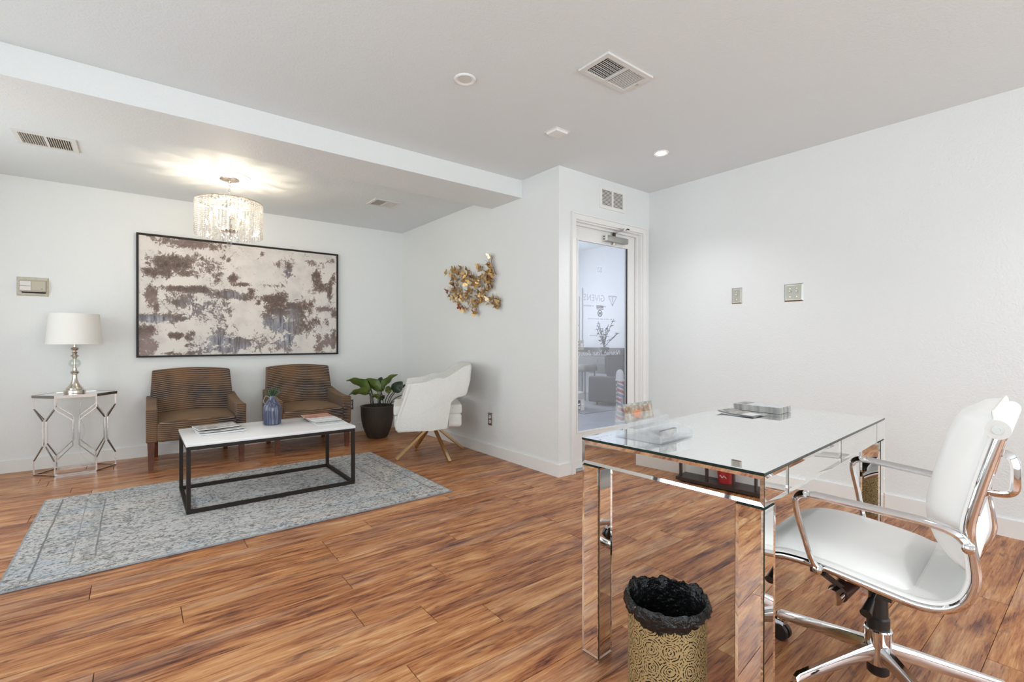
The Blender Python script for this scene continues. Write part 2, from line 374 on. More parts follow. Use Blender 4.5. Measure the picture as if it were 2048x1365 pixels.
def canvas_mat():
    m, nt, b = nmat('abstract_canvas')
    tc = nt.nodes.new('ShaderNodeTexCoord'); o = tc.outputs['Object']
    def attr(k):
        a = nt.nodes.new('ShaderNodeAttribute'); a.attribute_name = k; return a.outputs['Fac']
    den, blue, ros = attr('paint_amount'), attr('paint_blue'), attr('paint_rose')
    n1 = noise(nt, o, 13, 9, 0.72, 0.9)
    n2 = noise(nt, mapping(nt, o, (1, 1, 0.8)), 42, 6, 0.75, 1.4)
    n3 = noise(nt, mapping(nt, o, (40, 1, 3.5)), 1.0, 4, 0.6)
    f = mth(nt, 'ADD', mth(nt, 'MULTIPLY', mth(nt, 'SUBTRACT', n1, 0.5), 3.0), mth(nt, 'MULTIPLY', mth(nt, 'SUBTRACT', n2, 0.5), 2.1))
    f = mth(nt, 'ADD', f, mth(nt, 'SUBTRACT', mth(nt, 'MULTIPLY', den, 1.15), 0.44))
    mask = mapr(nt, f, -0.02, 0.035)
    paint = mixc(nt, mapr(nt, n2, 0.35, 0.65), (0.060, 0.042, 0.034), (0.19, 0.13, 0.105))
    paint = mixc(nt, mapr(nt, f, 0.04, 0.45), (0.28, 0.225, 0.20), paint)
    paint = mixc(nt, mth(nt, 'MULTIPLY', ros, 0.75), paint, (0.36, 0.27, 0.26))
    pb = mixc(nt, mapr(nt, n3, 0.35, 0.62), (0.07, 0.08, 0.115), (0.46, 0.48, 0.54))
    paint = mixc(nt, blue, paint, pb)
    ground = mixc(nt, mapr(nt, noise(nt, o, 7, 5), 0.45, 0.75), (0.72, 0.68, 0.64), (0.56, 0.53, 0.505))
    nt.links.new(mixc(nt, mask, ground, paint), b.inputs['Base Color'])
    b.inputs['Roughness'].default_value = 0.6
    return m
M_canvas = canvas_mat()

# ------------------------------------------------------------------ mesh helpers
class MB:
    def __init__(s): s.v = []; s.f = []
    def _add(s, vs, fs):
        n = len(s.v); s.v += [tuple(p) for p in vs]; s.f += [tuple(i + n for i in q) for q in fs]; return s
    def box(s, x0, x1, y0, y1, z0, z1, M=None):
        vs = [Vector((x, y, z)) for z in (z0, z1) for y in (y0, y1) for x in (x0, x1)]
        if M is not None: vs = [M @ p for p in vs]
        return s._add(vs, [(0, 2, 3, 1), (4, 5, 7, 6), (0, 1, 5, 4), (2, 6, 7, 3), (0, 4, 6, 2), (1, 3, 7, 5)])
    def frus(s, x0, x1, y0, y1, z0, z1, ins, M=None):
        """box whose top is inset (a bevelled plate)"""
        vs = [Vector(p) for p in ((x0, y0, z0), (x1, y0, z0), (x1, y1, z0), (x0, y1, z0), (x0 + ins, y0 + ins, z1), (x1 - ins, y0 + ins, z1), (x1 - ins, y1 - ins, z1), (x0 + ins, y1 - ins, z1))]
        if M is not None: vs = [M @ p for p in vs]
        return s._add(vs, [(3, 2, 1, 0), (4, 5, 6, 7), (0, 1, 5, 4), (1, 2, 6, 5), (2, 3, 7, 6), (3, 0, 4, 7)])
    def rbox(s, x0, x1, y0, y1, z0, z1, r, seg=3, fn=None, cuts=0, M=None):
        bm = bmesh.new(); bmesh.ops.create_cube(bm, size=1.0)
        sx, sy, sz = x1 - x0, y1 - y0, z1 - z0
        for v in bm.verts: v.co = Vector((v.co.x * sx, v.co.y * sy, v.co.z * sz))
        if cuts: bmesh.ops.subdivide_edges(bm, edges=bm.edges[:], cuts=cuts, use_grid_fill=True)
        es = [e for e in bm.edges if len(e.link_faces) == 2 and e.calc_face_angle(0) > 0.5]
        if r > 0: bmesh.ops.bevel(bm, geom=es, offset=r, segments=seg, profile=0.5, affect='EDGES', clamp_overlap=True)
        c = Vector(((x0 + x1) / 2, (y0 + y1) / 2, (z0 + z1) / 2))
        bm.verts.index_update()
        vs = [v.co + c for v in bm.verts]
        if fn: vs = [Vector(fn(p)) for p in vs]
        if M is not None: vs = [M @ p for p in vs]
        fs = [tuple(v.index for v in f.verts) for f in bm.faces]
        bm.free(); return s._add(vs, fs)
    def lathe(s, prof, n=32, c=(0, 0, 0), cap=True):
        vs = []; m = len(prof)
        for i in range(n):
            a = 2 * math.pi * i / n
            for r, z in prof: vs.append((c[0] + r * math.cos(a), c[1] + r * math.sin(a), c[2] + z))
        fs = []
        for i in range(n):
            j = (i + 1) % n
            for k in range(m - 1): fs.append((i * m + k, j * m + k, j * m + k + 1, i * m + k + 1))
        if cap and prof[0][0] > 1e-6: fs.append(tuple(i * m for i in range(n - 1, -1, -1)))
        if cap and prof[-1][0] > 1e-6: fs.append(tuple(i * m + m - 1 for i in range(n)))
        return s._add(vs, fs)
    def tube(s, pts, r, n=10, closed=False, flat=1.0, up=None):
        """round or flattened (flat = ratio of the second radius) rod along a path"""
        P = [Vector(p) for p in pts]; k = len(P)
        rs = r if isinstance(r, (list, tuple)) else [r] * k
        rings = []; prev = None
        for i in range(k):
            a = P[(i - 1) % k] if (closed or i > 0) else P[i]
            b = P[(i + 1) % k] if (closed or i < k - 1) else P[i]
            t = (b - a).normalized()
            if up is not None: x = Vector(up).cross(t)
            elif prev is None: x = t.orthogonal()
            else: x = prev - t * prev.dot(t)
            if x.length < 1e-6: x = t.orthogonal()
            x.normalize(); prev = x; y = t.cross(x)
            rings.append([P[i] + (x * math.cos(q) + y * (math.sin(q) * flat)) * rs[i] for q in (2 * math.pi * j / n + (math.pi / n if n == 4 else 0) for j in range(n))])
        vs = [p for g in rings for p in g]; fs = []
        for i in range(k if closed else k - 1):
            i2 = (i + 1) % k
            for j in range(n): fs.append((i * n + j, i * n + (j + 1) % n, i2 * n + (j + 1) % n, i2 * n + j))
        if not closed: fs += [tuple(range(n - 1, -1, -1)), tuple((k - 1) * n + j for j in range(n))]
        return s._add(vs, fs)
    def bar(s, p, q, w, h=None, up=(0, 0, 1)):
        """rectangular bar from p to q"""
        p, q = Vector(p), Vector(q); t = (q - p).normalized(); h = h or w
        x = t.cross(Vector(up))
        if x.length < 1e-4: x = t.cross(Vector((0, 1, 0)))
        x.normalize(); y = x.cross(t)
        vs = [e + x * (a * w / 2) + y * (b * h / 2) for e in (p, q) for a, b in ((-1, -1), (1, -1), (1, 1), (-1, 1))]
        return s._add(vs, [(0, 1, 2, 3), (7, 6, 5, 4), (0, 4, 5, 1), (1, 5, 6, 2), (2, 6, 7, 3), (3, 7, 4, 0)])
    def prism(s, poly, a0, a1, axis='y', M=None):
        """extrude a polygon: axis 'y' -> poly in (x,z); 'x' -> (y,z); 'z' -> (x,y)"""
        def P(u, w, t): return Vector({'y': (u, t, w), 'x': (t, u, w), 'z': (u, w, t)}[axis])
        n = len(poly); vs = [P(u, w, a0) for u, w in poly] + [P(u, w, a1) for u, w in poly]
        if M is not None: vs = [M @ p for p in vs]
        return s._add(vs, [tuple(range(n - 1, -1, -1)), tuple(range(n, 2 * n))] + [(i, (i + 1) % n, (i + 1) % n + n, i + n) for i in range(n)])
    def grid(s, rows):
        n = len(rows[0]); vs = [p for r in rows for p in r]
        return s._add(vs, [(i * n + j, i * n + j + 1, (i + 1) * n + j + 1, (i + 1) * n + j) for i in range(len(rows) - 1) for j in range(n - 1)])
    def sheet(s, rows, t):
        """a grid with thickness t along its own normals"""
        a = MB().grid(rows); n = len(rows[0]); R = len(rows)
        V = [Vector(p) for p in a.v]; nor = [Vector() for _ in V]
        for q in a.f:
            m = (V[q[1]] - V[q[0]]).cross(V[q[3]] - V[q[0]])
            if m.length < 1e-12: m = (V[q[2]] - V[q[1]]).cross(V[q[3]] - V[q[2]])
            for i in q: nor[i] += m
        nor = [m.normalized() if m.length > 1e-12 else Vector((0, 0, 1)) for m in nor]
        k = len(V); vs = V + [V[i] - nor[i] * t for i in range(k)]
        fs = list(a.f) + [tuple(i + k for i in reversed(q)) for q in a.f]
        bd = [j for j in range(n)] + [i * n + n - 1 for i in range(1, R)] + [(R - 1) * n + j for j in range(n - 2, -1, -1)] + [i * n for i in range(R - 2, 0, -1)]
        for i in range(len(bd)):
            p, q = bd[i], bd[(i + 1) % len(bd)]; fs.append((q, p, p + k, q + k))
        return s._add(vs, fs)
    def mesh(s, name, m, smooth=35):
        me = bpy.data.meshes.new(name); me.from_pydata(s.v, [], s.f); me.update()
        bm = bmesh.new(); bm.from_mesh(me); bmesh.ops.recalc_face_normals(bm, faces=bm.faces[:]); bm.to_mesh(me); bm.free()
        if smooth:
            me.polygons.foreach_set('use_smooth', [True] * len(me.polygons)); me.set_sharp_from_angle(angle=rad(smooth))
        if m: me.materials.append(m)
        return me
    def build(s, name, m, parent=None, label=None, smooth=35):
        return link(name, s.mesh(name, m, smooth), parent, label)
def link(name, me, parent=None, label=None):
    o = bpy.data.objects.new(name, me); C.objects.link(o)
    if parent is not None: o.parent = parent
    if label: o['label'] = label
    return o
def thing(name, label, cat, loc=(0, 0, 0), rz=0.0, group=None):
    o = bpy.data.objects.new(name, None); o.empty_display_size = 0.1; C.objects.link(o)
    o.location = loc; o.rotation_euler = (0, 0, rz)
    return tag(o, label, cat, group)
def tag(o, label, cat, group=None):
    o['label'] = label; o['category'] = cat
    if group: o['group'] = group
    return o
def struct(o, label=None):
    o['kind'] = 'structure'
    if label: o['label'] = label
    return o
def text_mesh(body, size, extrude=0.0005, align='CENTER', italic=0.0, mirror=False):
    cu = bpy.data.curves.new('text', 'FONT'); cu.body = body; cu.size = size; cu.extrude = extrude; cu.align_x = align; cu.align_y = 'CENTER'; cu.shear = italic
    cu.resolution_u = 3
    o = bpy.data.objects.new('text', cu); C.objects.link(o)
    dg = bpy.context.evaluated_depsgraph_get(); dg.update()
    me = bpy.data.meshes.new_from_object(o.evaluated_get(dg))
    bpy.data.objects.remove(o)
    if mirror:
        for v in me.vertices: v.co.x = -v.co.x
        me.flip_normals()
    return me
def catmull(pts, sub=6):
    P = [Vector(p) for p in pts]; out = []
    for i in range(len(P) - 1):
        a, b, c, d = P[max(i - 1, 0)], P[i], P[i + 1], P[min(i + 2, len(P) - 1)]
        for k in range(sub):
            t = k / sub
            out.append(0.5 * ((2 * b) + (c - a) * t + (2 * a - 5 * b + 4 * c - d) * t * t + (3 * b - a - 3 * c + d) * t ** 3))
    out.append(P[-1]); return out

# ================================================================== THE ROOM
floor = struct(MB().box(XL, XR, YF, YD, -0.04, -0.0085).box(XL, XP, YD, YB, -0.04, -0.0085).build('floor', M_subfloor, smooth=0), 'reddish brown wood plank floor')
PW, PL, Y00 = 0.1475, 1.22, 1.46
joint_x = {2.49: 0.776, 2.2: 0.737, 2.05: 1.111, 1.9: 0.675, 1.755: 0.905, 1.6075: 1.108, 1.46: 0.704, 2.345: 1.36, 2.785: 1.065}
full_plank = MB().frus(-PL / 2 + .0008, PL / 2 - .0008, -PW / 2 + .0003, PW / 2 - .0003, -0.009, 0.0, 0.0007).mesh('plank', M_wood, 0)
j0 = int(math.floor((YF - Y00) / PW)); j1 = int(math.ceil((YB - Y00) / PW))
for j in range(j0, j1):
    y0, y1 = Y00 + j * PW, Y00 + (j + 1) * PW
    ya, yb = max(y0, YF), min(y1, YB)
    if yb - ya < 0.01: continue
    xr = XR if (y0 + y1) / 2 < YD else XP
    xo = None
    for k, v in joint_x.items():
        if abs(k - y1) < 0.05: xo = v
    if xo is None: xo = random.uniform(0, PL)
    k0 = math.floor((XL - xo) / PL)
    x = xo + k0 * PL
    while x < xr - 0.01:
        xa, xb = max(x, XL), min(x + PL, xr)
        if xb - xa > 0.02:
            if xb - xa > PL - 1e-4 and yb - ya > PW - 1e-4: me = full_plank
            else: me = MB().frus(-(xb - xa) / 2 + .0008, (xb - xa) / 2 - .0008, -(yb - ya) / 2 + .0003, (yb - ya) / 2 - .0003, -0.009, 0.0, 0.0007).mesh('plank', M_wood, 0)
            o = link('plank', me, floor); o.location = ((xa + xb) / 2, (ya + yb) / 2, 0)
        x += PL
T = 0.12
struct(MB().prism([(XL, YF), (XR, YF), (XR, YD), (XP, YD), (XP, 3.2), (XL, 3.2)], HC, HC + 0.1, 'z').build('ceiling', M_ceil, smooth=0), 'textured off-white main ceiling')
struct(MB().box(XL, XP, 3.62, YB, HA, HA + 0.14).build('ceiling_alcove', M_ceil, smooth=0), 'alcove ceiling above the waiting area')
struct(MB().box(XL, XP, 3.188, 3.629, 2.30, HC + 0.1).build('ceiling_beam', M_wall, smooth=0), 'dropped white beam across the ceiling')
struct(MB().box(XL - T, XP + T, YB, YB + T, 0, 2.55).build('wall_back', M_wall, smooth=0), 'white wall behind the painting')
struct(MB().box(XR, XR + T, YF - T, YD, 0, 2.95).build('wall_right', M_wall, smooth=0), 'plain white textured wall on the right')
struct(MB().box(XP, XP + T, YD, YB, 0, 2.95).build('wall_partition', M_wall, smooth=0), 'white wall with the butterfly sculpture')
DX0, DX1, DZ = 2.785, 3.662, 2.055
struct(MB().box(XP + T, DX0, YD, YD + T, 0, 2.95).box(DX1, XR + T, YD, YD + T, 0, 2.95).box(DX0, DX1, YD, YD + T, DZ, 2.95).build('wall_door', M_wall, smooth=0), 'narrow white wall around the glass door')
def wall_with_windows(name, fixed0, fixed1, a0, a1, wins, axis, z1, label):
    mb = MB()
    def bx(u0, u1, z0, z1):
        if axis == 'y': mb.box(fixed0, fixed1, u0, u1, z0, z1)
        else: mb.box(u0, u1, fixed0, fixed1, z0, z1)
    u = a0
    for (w0, w1, wz0, wz1) in wins:
        bx(u, w0, 0, z1); bx(w0, w1, 0, wz0); bx(w0, w1, wz1, z1); u = w1
    bx(u, a1, 0, z1)
    return struct(mb.build(name, M_wall, smooth=0), label)
LW = [(-0.3, 2.3, 0.5, 2.2), (3.15, 4.65, 0.45, 2.15)]
FW = [(-0.95, 3.35, 0.35, 2.35)]
wall_with_windows('wall_left', XL - T, XL, YF - T, YB, LW, 'y', 2.55, 'white wall with windows on the left')
wall_with_windows('wall_front', YF - T, YF, XL, XR, FW, 'x', 2.55, 'white wall with storefront windows')
def window(name, axis, at, u0, u1, z0, z1, bars, fm, label):
    """frame, mullions and one pane per light"""
    fr = MB(); w = 0.045
    def bx(mb, a0, a1, b0, b1, d=0.03):
        if axis == 'y': mb.box(at - d, at + d, a0, a1, b0, b1)
        else: mb.box(a0, a1, at - d, at + d, b0, b1)
    bx(fr, u0, u1, z0, z0 + w); bx(fr, u0, u1, z1 - w, z1); bx(fr, u0, u0 + w, z0 + w, z1 - w); bx(fr, u1 - w, u1, z0 + w, z1 - w)
    root = struct(fr.build(name, fm, smooth=0), label)
    us = [u0 + w / 2] + [u0 + (u1 - u0) * k / (bars + 1) for k in range(1, bars + 1)] + [u1 - w / 2]
    for k in range(1, bars + 1):
        m = MB(); bx(m, us[k] - w / 2, us[k] + w / 2, z0 + w, z1 - w); m.build('mullion', fm, root, smooth=0)
    for k in range(bars + 1):
        m = MB(); bx(m, us[k] + w / 2, us[k + 1] - w / 2, z0 + w, z1 - w, 0.003); m.build('pane', M_window, root, smooth=0)
    return root
window('window_1', 'y', XL - 0.06, *LW[0], 3, M_winframe, 'dark framed window beside the low shelf')
window('window_2', 'y', XL - 0.06, *LW[1], 1, M_winframe, 'dark framed window lighting the waiting area')
window('window_3', 'x', YF - 0.06, *FW[0], 3, M_winframe, 'storefront window facing the street')

# baseboards
BH, BT = 0.098, 0.014
def bb(name, poly):
    return poly.build(name, M_trim, smooth=0)
struct(bb('baseboard_back', MB().box(XL, XP - BT, YB - BT, YB, 0, BH)))
struct(bb('baseboard_partition', MB().box(XP - BT, XP, YD - BT, YB, 0, BH)))
struct(bb('baseboard_door', MB().box(XP, 2.737, YD - BT, YD, 0, BH).box(3.717, XR - BT, YD - BT, YD, 0, BH)))
struct(bb('baseboard_right', MB().box(XR - BT, XR, YF, YD, 0, BH)))
struct(bb('baseboard_left', MB().box(XL, XL + BT, YF, YB - BT, 0, BH)))

# ------------------------------------------------------------------ glass door
casing = MB()
casing.box(2.737, DX0, YD - 0.018, YD, 0, 2.108).box(DX1, 3.717, YD - 0.018, YD, 0, 2.108).box(DX0, DX1, YD - 0.018, YD, DZ, 2.108)
casing.box(2.737, 2.749, YD - 0.026, YD - 0.018, 0, 2.108).box(3.705, 3.717, YD - 0.026, YD - 0.018, 0, 2.108).box(2.749, 3.705, YD - 0.026, YD - 0.018, 2.096, 2.108)
trim1 = struct(casing.build('trim_1', M_trim, smooth=0), 'white painted door casing')
MB().box(DX0, DX0 + 0.012, YD, YD + T, 0, DZ).box(DX1 - 0.012, DX1, YD, YD + T, 0, DZ).box(DX0 + 0.012, DX1 - 0.012, YD, YD + T, DZ - 0.012, DZ).box(DX1 - 0.03, DX1 - 0.012, YD + 0.035, YD + 0.055, 0, DZ - 0.012).box(DX0 + 0.012, DX1 - 0.03, YD + 0.035, YD + 0.055, DZ - 0.03, DZ - 0.012).build('jamb', M_trim, trim1, smooth=0)
LY0, LY1 = YD + 0.060, YD + 0.102
GX0, GX1, GZ0, GZ1 = 2.872, 3.545, 0.30, 1.922
lf = MB()
lf.box(DX0 + 0.014, GX0, LY0, LY1, 0.012, DZ - 0.014).box(GX1, DX1 - 0.014, LY0, LY1, 0.012, DZ - 0.014)
lf.box(GX0, GX1, LY0, LY1, 0.012, GZ0).box(GX0, GX1, LY0, LY1, GZ1, DZ - 0.014)
door = struct(lf.build('door_1', M_trim, smooth=0), 'white framed glass door to the hall')
bd = MB(); bw = 0.012
for (x0, x1, z0, z1) in ((GX0, GX0 + bw, GZ0, GZ1), (GX1 - bw, GX1, GZ0, GZ1), (GX0 + bw, GX1 - bw, GZ0, GZ0 + bw), (GX0 + bw, GX1 - bw, GZ1 - bw, GZ1)):
    bd.box(x0, x1, LY0 - 0.006, LY0 + 0.02, z0, z1)
bd.build('glazing_bead', M_trim, door, smooth=0)
MB().box(GX1 - bw - 0.006, GX1 - bw, LY0 + 0.004, LY0 + 0.012, GZ0 + bw, GZ1 - bw).build('gasket', M_blackpl, door, 'dark rubber gasket', smooth=0)
GY = LY0 + 0.021
MB().box(GX0 + .004, GX1 - .004, GY, GY + 0.006, GZ0 + .004, GZ1 - .004).build('glass_pane', M_doorglass, door, smooth=0)
MB().box(DX0 + 0.02, DX1 - 0.02, LY0 - 0.008, LY0, 0.012, 0.075).build('door_sweep', M_trim, door, smooth=0)
MB().box(DX0, DX1, YD - 0.005, YD + T, 0.0, 0.010).build('threshold', M_steel, door, smooth=0)
def decal(body, x, z, size, m, italic=0.0, nm='lettering'):
    o = link(nm, text_mesh(body, size, 0.0004, 'CENTER', italic, True), door); o.data.materials.append(m)
    o.location = (x, GY + 0.0075, z); o.rotation_euler = (rad(90), 0, 0)
    return o
decal('B3', 3.185, 1.690, 0.060, M_textgrey)
decal('GIVENS', 3.118, 1.440, 0.082, M_textgrey)
decal('Nourish Your Beauty', 3.185, 0.965, 0.066, M_white, 0.32)
# shield-shaped emblem, small hours panel and service lines (too fine to read)
sh = MB()
for (poly) in ([(3.300, 1.475), (3.415, 1.475), (3.415, 1.462), (3.300, 1.462)], [(3.300, 1.462), (3.313, 1.462), (3.362, 1.392), (3.357, 1.378)], [(3.415, 1.462), (3.402, 1.462), (3.352, 1.392), (3.357, 1.378)], [(3.350, 1.462), (3.364, 1.462), (3.364, 1.415), (3.350, 1.415)]):
    sh.prism(poly, GY + 0.007, GY + 0.008, 'y')
sh.build('emblem', M_textgrey, door, 'grey shield emblem', smooth=0)
ln = MB()
for (x0, x1, z, h) in ((2.965, 3.11, 1.372, 0.014), (3.14, 3.30, 1.372, 0.014), (3.04, 3.36, 1.262, 0.010), (3.06, 3.30, 1.118, 0.010)):
    n = int((x1 - x0) / 0.012)
    for k in range(n):
        if random.random() < 0.82: ln.box(x0 + k * 0.012, x0 + k * 0.012 + 0.008, GY + 0.007, GY + 0.0078, z - h / 2, z + h / 2)
ln.build('fine_print', M_textgrey, door, smooth=0)
pn = MB()
for k in range(3): pn.box(3.145, 3.235, GY + 0.007, GY + 0.0078, 1.345 + k * 0.013, 1.353 + k * 0.013)
ringv = [(3.19 + 0.026 * math.cos(a), 1.312 + 0.026 * math.sin(a)) for a in [2 * math.pi * k / 18 for k in range(18)]]
pn.tube([(x, GY + 0.0075, z) for x, z in ringv], 0.004, 6, True)
pn.box(3.178, 3.202, GY + 0.007, GY + 0.0078, 1.302, 1.322)
pn.build('small_logo', M_hallgrey, door, 'small round grey logo', smooth=0)
st = MB().box(2.878, 2.995, GY + 0.007, GY + 0.008, 0.482, 0.575).build('sticker', M_white, door, 'white payment sticker', smooth=0)
MB().box(2.879, 2.945, GY + 0.0045, GY + 0.0055, 0.486, 0.571).build('black_panel', M_dark, st, smooth=0)
g = MB()
for k in range(5): g.box(2.884 + k * 0.012, 2.892 + k * 0.012, GY + 0.0035, GY + 0.0045, 0.494, 0.522)
g.prism([(2.885, 0.545), (2.898, 0.538), (2.911, 0.556), (2.924, 0.538), (2.938, 0.548), (2.938, 0.531), (2.885, 0.531)], GY + 0.0035, GY + 0.0045, 'y')
g.box(2.957, 2.985, GY + 0.0045, GY + 0.0055, 0.530, 0.538).box(2.957, 2.985, GY + 0.0045, GY + 0.0055, 0.510, 0.516)
g.build('white_marks', M_white, st, smooth=0)
st2 = MB().box(2.933, 2.985, GY + 0.007, GY + 0.008, 0.995, 1.075).build('sticker', M_plate, door, 'small cream sticker', smooth=0)
MB().box(2.945, 2.973, GY + 0.0045, GY + 0.0055, 1.018, 1.052).build('grey_panel', M_textgrey, st2, smooth=0)
st3 = MB().box(2.878, 2.931, GY + 0.007, GY + 0.008, 0.995, 1.073).build('sticker', M_white, door, 'sticker with dark waves', smooth=0)
g = MB()
for k in range(4):
    g.tube([(2.882 + 0.045 * t / 8, GY + 0.0055, 1.003 + k * 0.017 + 0.012 * math.sin(t * 0.6 + k)) for t in range(9)], 0.0035, 5)
g.build('dark_waves', M_hallgrey, st3)
# door closer
cl = thing('door_closer', 'satin metal hydraulic door closer with folded arm above the glass', 'door closer', (3.345, LY0, 1.962))
MB().rbox(-0.145, 0.135, -0.055, 0.0, -0.026, 0.026, 0.010, 2).build('body', M_steel, cl)
MB().rbox(-0.165, -0.143, -0.050, 0.0, -0.024, 0.024, 0.004, 2).build('end_cap', M_ventw, cl)
for k in (-0.010, 0.012): MB().tube([(-0.165, -0.028, k), (-0.170, -0.028, k)], 0.006, 8).build('valve_screw', M_blackpl, cl)
MB().lathe([(0.014, -0.044), (0.016, -0.036), (0.012, -0.026)], 12, (-0.035, -0.028, 0)).build('spindle_cap', M_nickel, cl)
MB().lathe([(0.014, 0.024), (0.014, 0.055), (0.010, 0.062)], 12, (-0.035, -0.028, 0)).build('spindle', M_winframe, cl)
MB().bar((-0.035, -0.028, 0.060), (0.005, -0.11, 0.085), 0.020, 0.010).build('main_arm', M_steel, cl)
MB().bar((0.005, -0.11, 0.078), (0.095, -0.055, 0.100), 0.016, 0.008).build('forearm', M_steel, cl)
MB().box(0.075, 0.115, -0.078, -0.046, 0.096, 0.106).tube([(0.095, -0.055, 0.106), (0.095, -0.055, 0.085)], 0.009, 8).build('shoe_bracket', M_steel, cl)
# louvred transfer grille above the door
gr = thing('transfer_grille', 'white louvred air grille above the glass door', 'grille', (3.243, YD, 2.295))
f = MB()
hw, hh, fw = 0.163, 0.095, 0.026
f.box(-hw, hw, -0.010, 0, hh - fw, hh).box(-hw, hw, -0.010, 0, -hh, -hh + fw).box(-hw, -hw + fw, -0.010, 0, -hh + fw, hh - fw).box(hw - fw, hw, -0.010, 0, -hh + fw, hh - fw).box(-0.008, 0.008, -0.010, 0, -hh + fw, hh - fw)
f.build('frame', M_trim, gr, smooth=0)
MB().box(-hw + fw, hw - fw, -0.001, 0, -hh + fw, hh - fw).build('backing', M_ventd, gr, smooth=0)
lou = MB().box(0, hw - fw - 0.008, -0.001, 0.0, 0, 0.0075).mesh('louvre', M_trim, 0)
for sgn in (0, 1):
    for k in range(12):
        o = link('louvre', lou, gr); o.location = (-hw + fw if sgn == 0 else 0.008, -0.004, -hh + fw + 0.003 + k * 0.0117); o.rotation_euler = (rad(-28), 0, 0)

# ------------------------------------------------------------------ hall beyond the glass
HX, HY, HH = 7.25, 7.5, 2.92
struct(MB().box(XP + T, HX, YD + T, HY, -0.04, 0.0).build('floor_hall', M_hallfloor, smooth=0), 'pale grey floor of the hall')
struct(MB().box(XP + T, HX, YD + T, HY, HH, HH + 0.1).build('ceiling_hall', M_ceil, smooth=0), 'hall ceiling seen through the door')
struct(MB().box(HX, HX + T, YD, HY, 0, HH).build('wall_hall_side', M_hallwall, smooth=0), 'pale lavender hall wall')
struct(MB().box(XR + T, HX + T, YD - 0.0, YD + T, 0, HH).build('wall_hall_front', M_hallwall, smooth=0))
struct(MB().box(XP + 0.001, XP + T, YB, HY, 0, HH).build('wall_hall_left', M_hallwall, smooth=0))
wall_with_windows('wall_hall_back', HY, HY + T, XP, HX + T, [(4.0, 6.4, 0.55, 2.45)], 'x', HH, 'hall wall with an added unseen window')
window('window_hall_added', 'x', HY + 0.06, 4.0, 6.4, 0.55, 2.45, 1, M_trim, 'added unseen hall window')  # out of view, added as an opening for the hall's fill light
struct(bb('baseboard_hall', MB().box(HX - 0.014, HX, YD + T, HY, 0, 0.1)))
M_litpane = mat('daylit_pane', (0.8, 0.85, 0.9), 0.4, emit=((0.95, 0.98, 1.0), 1.1))
wj = MB().box(HX - 0.03, HX - 0.002, 6.96, 7.30, 0.95, 1.98)
wj2 = struct(wj.build('window_5', M_trim, smooth=0), 'narrow bright hall window at the left of the glass')
for k in range(5): MB().box(HX - 0.036, HX - 0.030, 6.98, 7.28, 0.98 + k * 0.2, 1.15 + k * 0.2).build('lit_pane', M_litpane, wj2, smooth=0)
struct(MB().box(HX - 0.03, HX, 6.87, 6.90, 0, 2.15).build('trim_2', M_trim, smooth=0))
va = thing('vanity_desk', 'grey vanity desk with drawers against the hall wall', 'desk', (HX - 0.60, 5.72, 0))
MB().rbox(0, 0.58, 0, 1.5, 0.785, 0.82, 0.006, 1).build('worktop', M_hallgrey, va)
MB().box(0.46, 0.58, 0, 1.5, 0.82, 0.925).build('back_riser', M_hallgrey, va, smooth=0)
MB().box(0.02, 0.56, 0.02, 0.46, 0.46, 0.785).build('drawer_cabinet', M_hallgrey, va, smooth=0)
MB().box(0.03, 0.56, 0.0, 0.02, 0.0, 0.785).build('side_panel', M_hallgrey, va, smooth=0)
MB().box(0.03, 0.56, 1.40, 1.46, 0.0, 0.785).build('side_panel', M_hallgrey, va, smooth=0)
MB().box(0.03, 0.56, 0.46, 1.40, 0.60, 0.785).build('rail', M_hallgrey, va, smooth=0)
for k in range(2):
    d = MB().box(0.005, 0.02, 0.04, 0.44, 0.47 + k * 0.157, 0.615 + k * 0.157).build('drawer', M_hallgrey, va, smooth=0)
    MB().tube([(0.0, 0.23, 0.52 + k * 0.157), (0.0, 0.23, 0.56 + k * 0.157)], 0.008, 8).build('pull', M_steel, d)
so = thing('vanity_stool', 'grey cushioned stool in front of the hall vanity', 'stool', (6.30, 5.95, 0.015))
M_stool = mat('taupe_fabric', (0.26, 0.25, 0.22), 0.8)
MB().rbox(-0.17, 0.17, -0.20, 0.20, 0.50, 0.625, 0.05, 3).build('seat', M_stool, so)
for a in (-1, 1):
    for b_ in (-1, 1): MB().tube([(a * 0.12, b_ * 0.15, 0.51), (a * 0.14, b_ * 0.17, 0)], 0.012, 8).build('leg', M_hallgrey, so)
oc = thing('hall_club_chair', 'dark charcoal club chair on the hall floor behind the barber pole', 'chair', (6.30, 5.20, 0.0105), rad(205))
MB().rbox(-0.28, 0.28, -0.30, 0.30, 0.04, 0.30, 0.04, 3).build('seat', M_halldark, oc)
MB().rbox(0.16, 0.30, -0.40, 0.40, 0.05, 0.47, 0.03, 3).build('backrest', M_halldark, oc)
for a in (-1, 1): MB().rbox(-0.30, 0.24, a * 0.34 - 0.06, a * 0.34 + 0.06, 0.06, 0.44, 0.05, 3).build('arm', M_halldark, oc)
for a in (-0.24, 0.24):
    for b_ in (-0.26, 0.26): MB().lathe([(0.014, 0), (0.02, 0.05)], 8, (a, b_, 0)).build('foot', M_blackpl, oc)
tag(MB().rbox(5.1, 6.62, 4.8, 6.6, 0.0, 0.010, 0.004, 1).build('hall_rug', M_hallrug), 'grey rug under the charcoal club chair in the hall', 'rug')
tag(MB().lathe([(0.17, 0.013), (0.20, 0.04), (0.21, 0.20), (0.19, 0.26), (0.0, 0.275)], 24, (5.36, 5.32, 0)).build('hall_pouf', M_beige), 'small cream pouf at the left edge of the door glass', 'pouf')
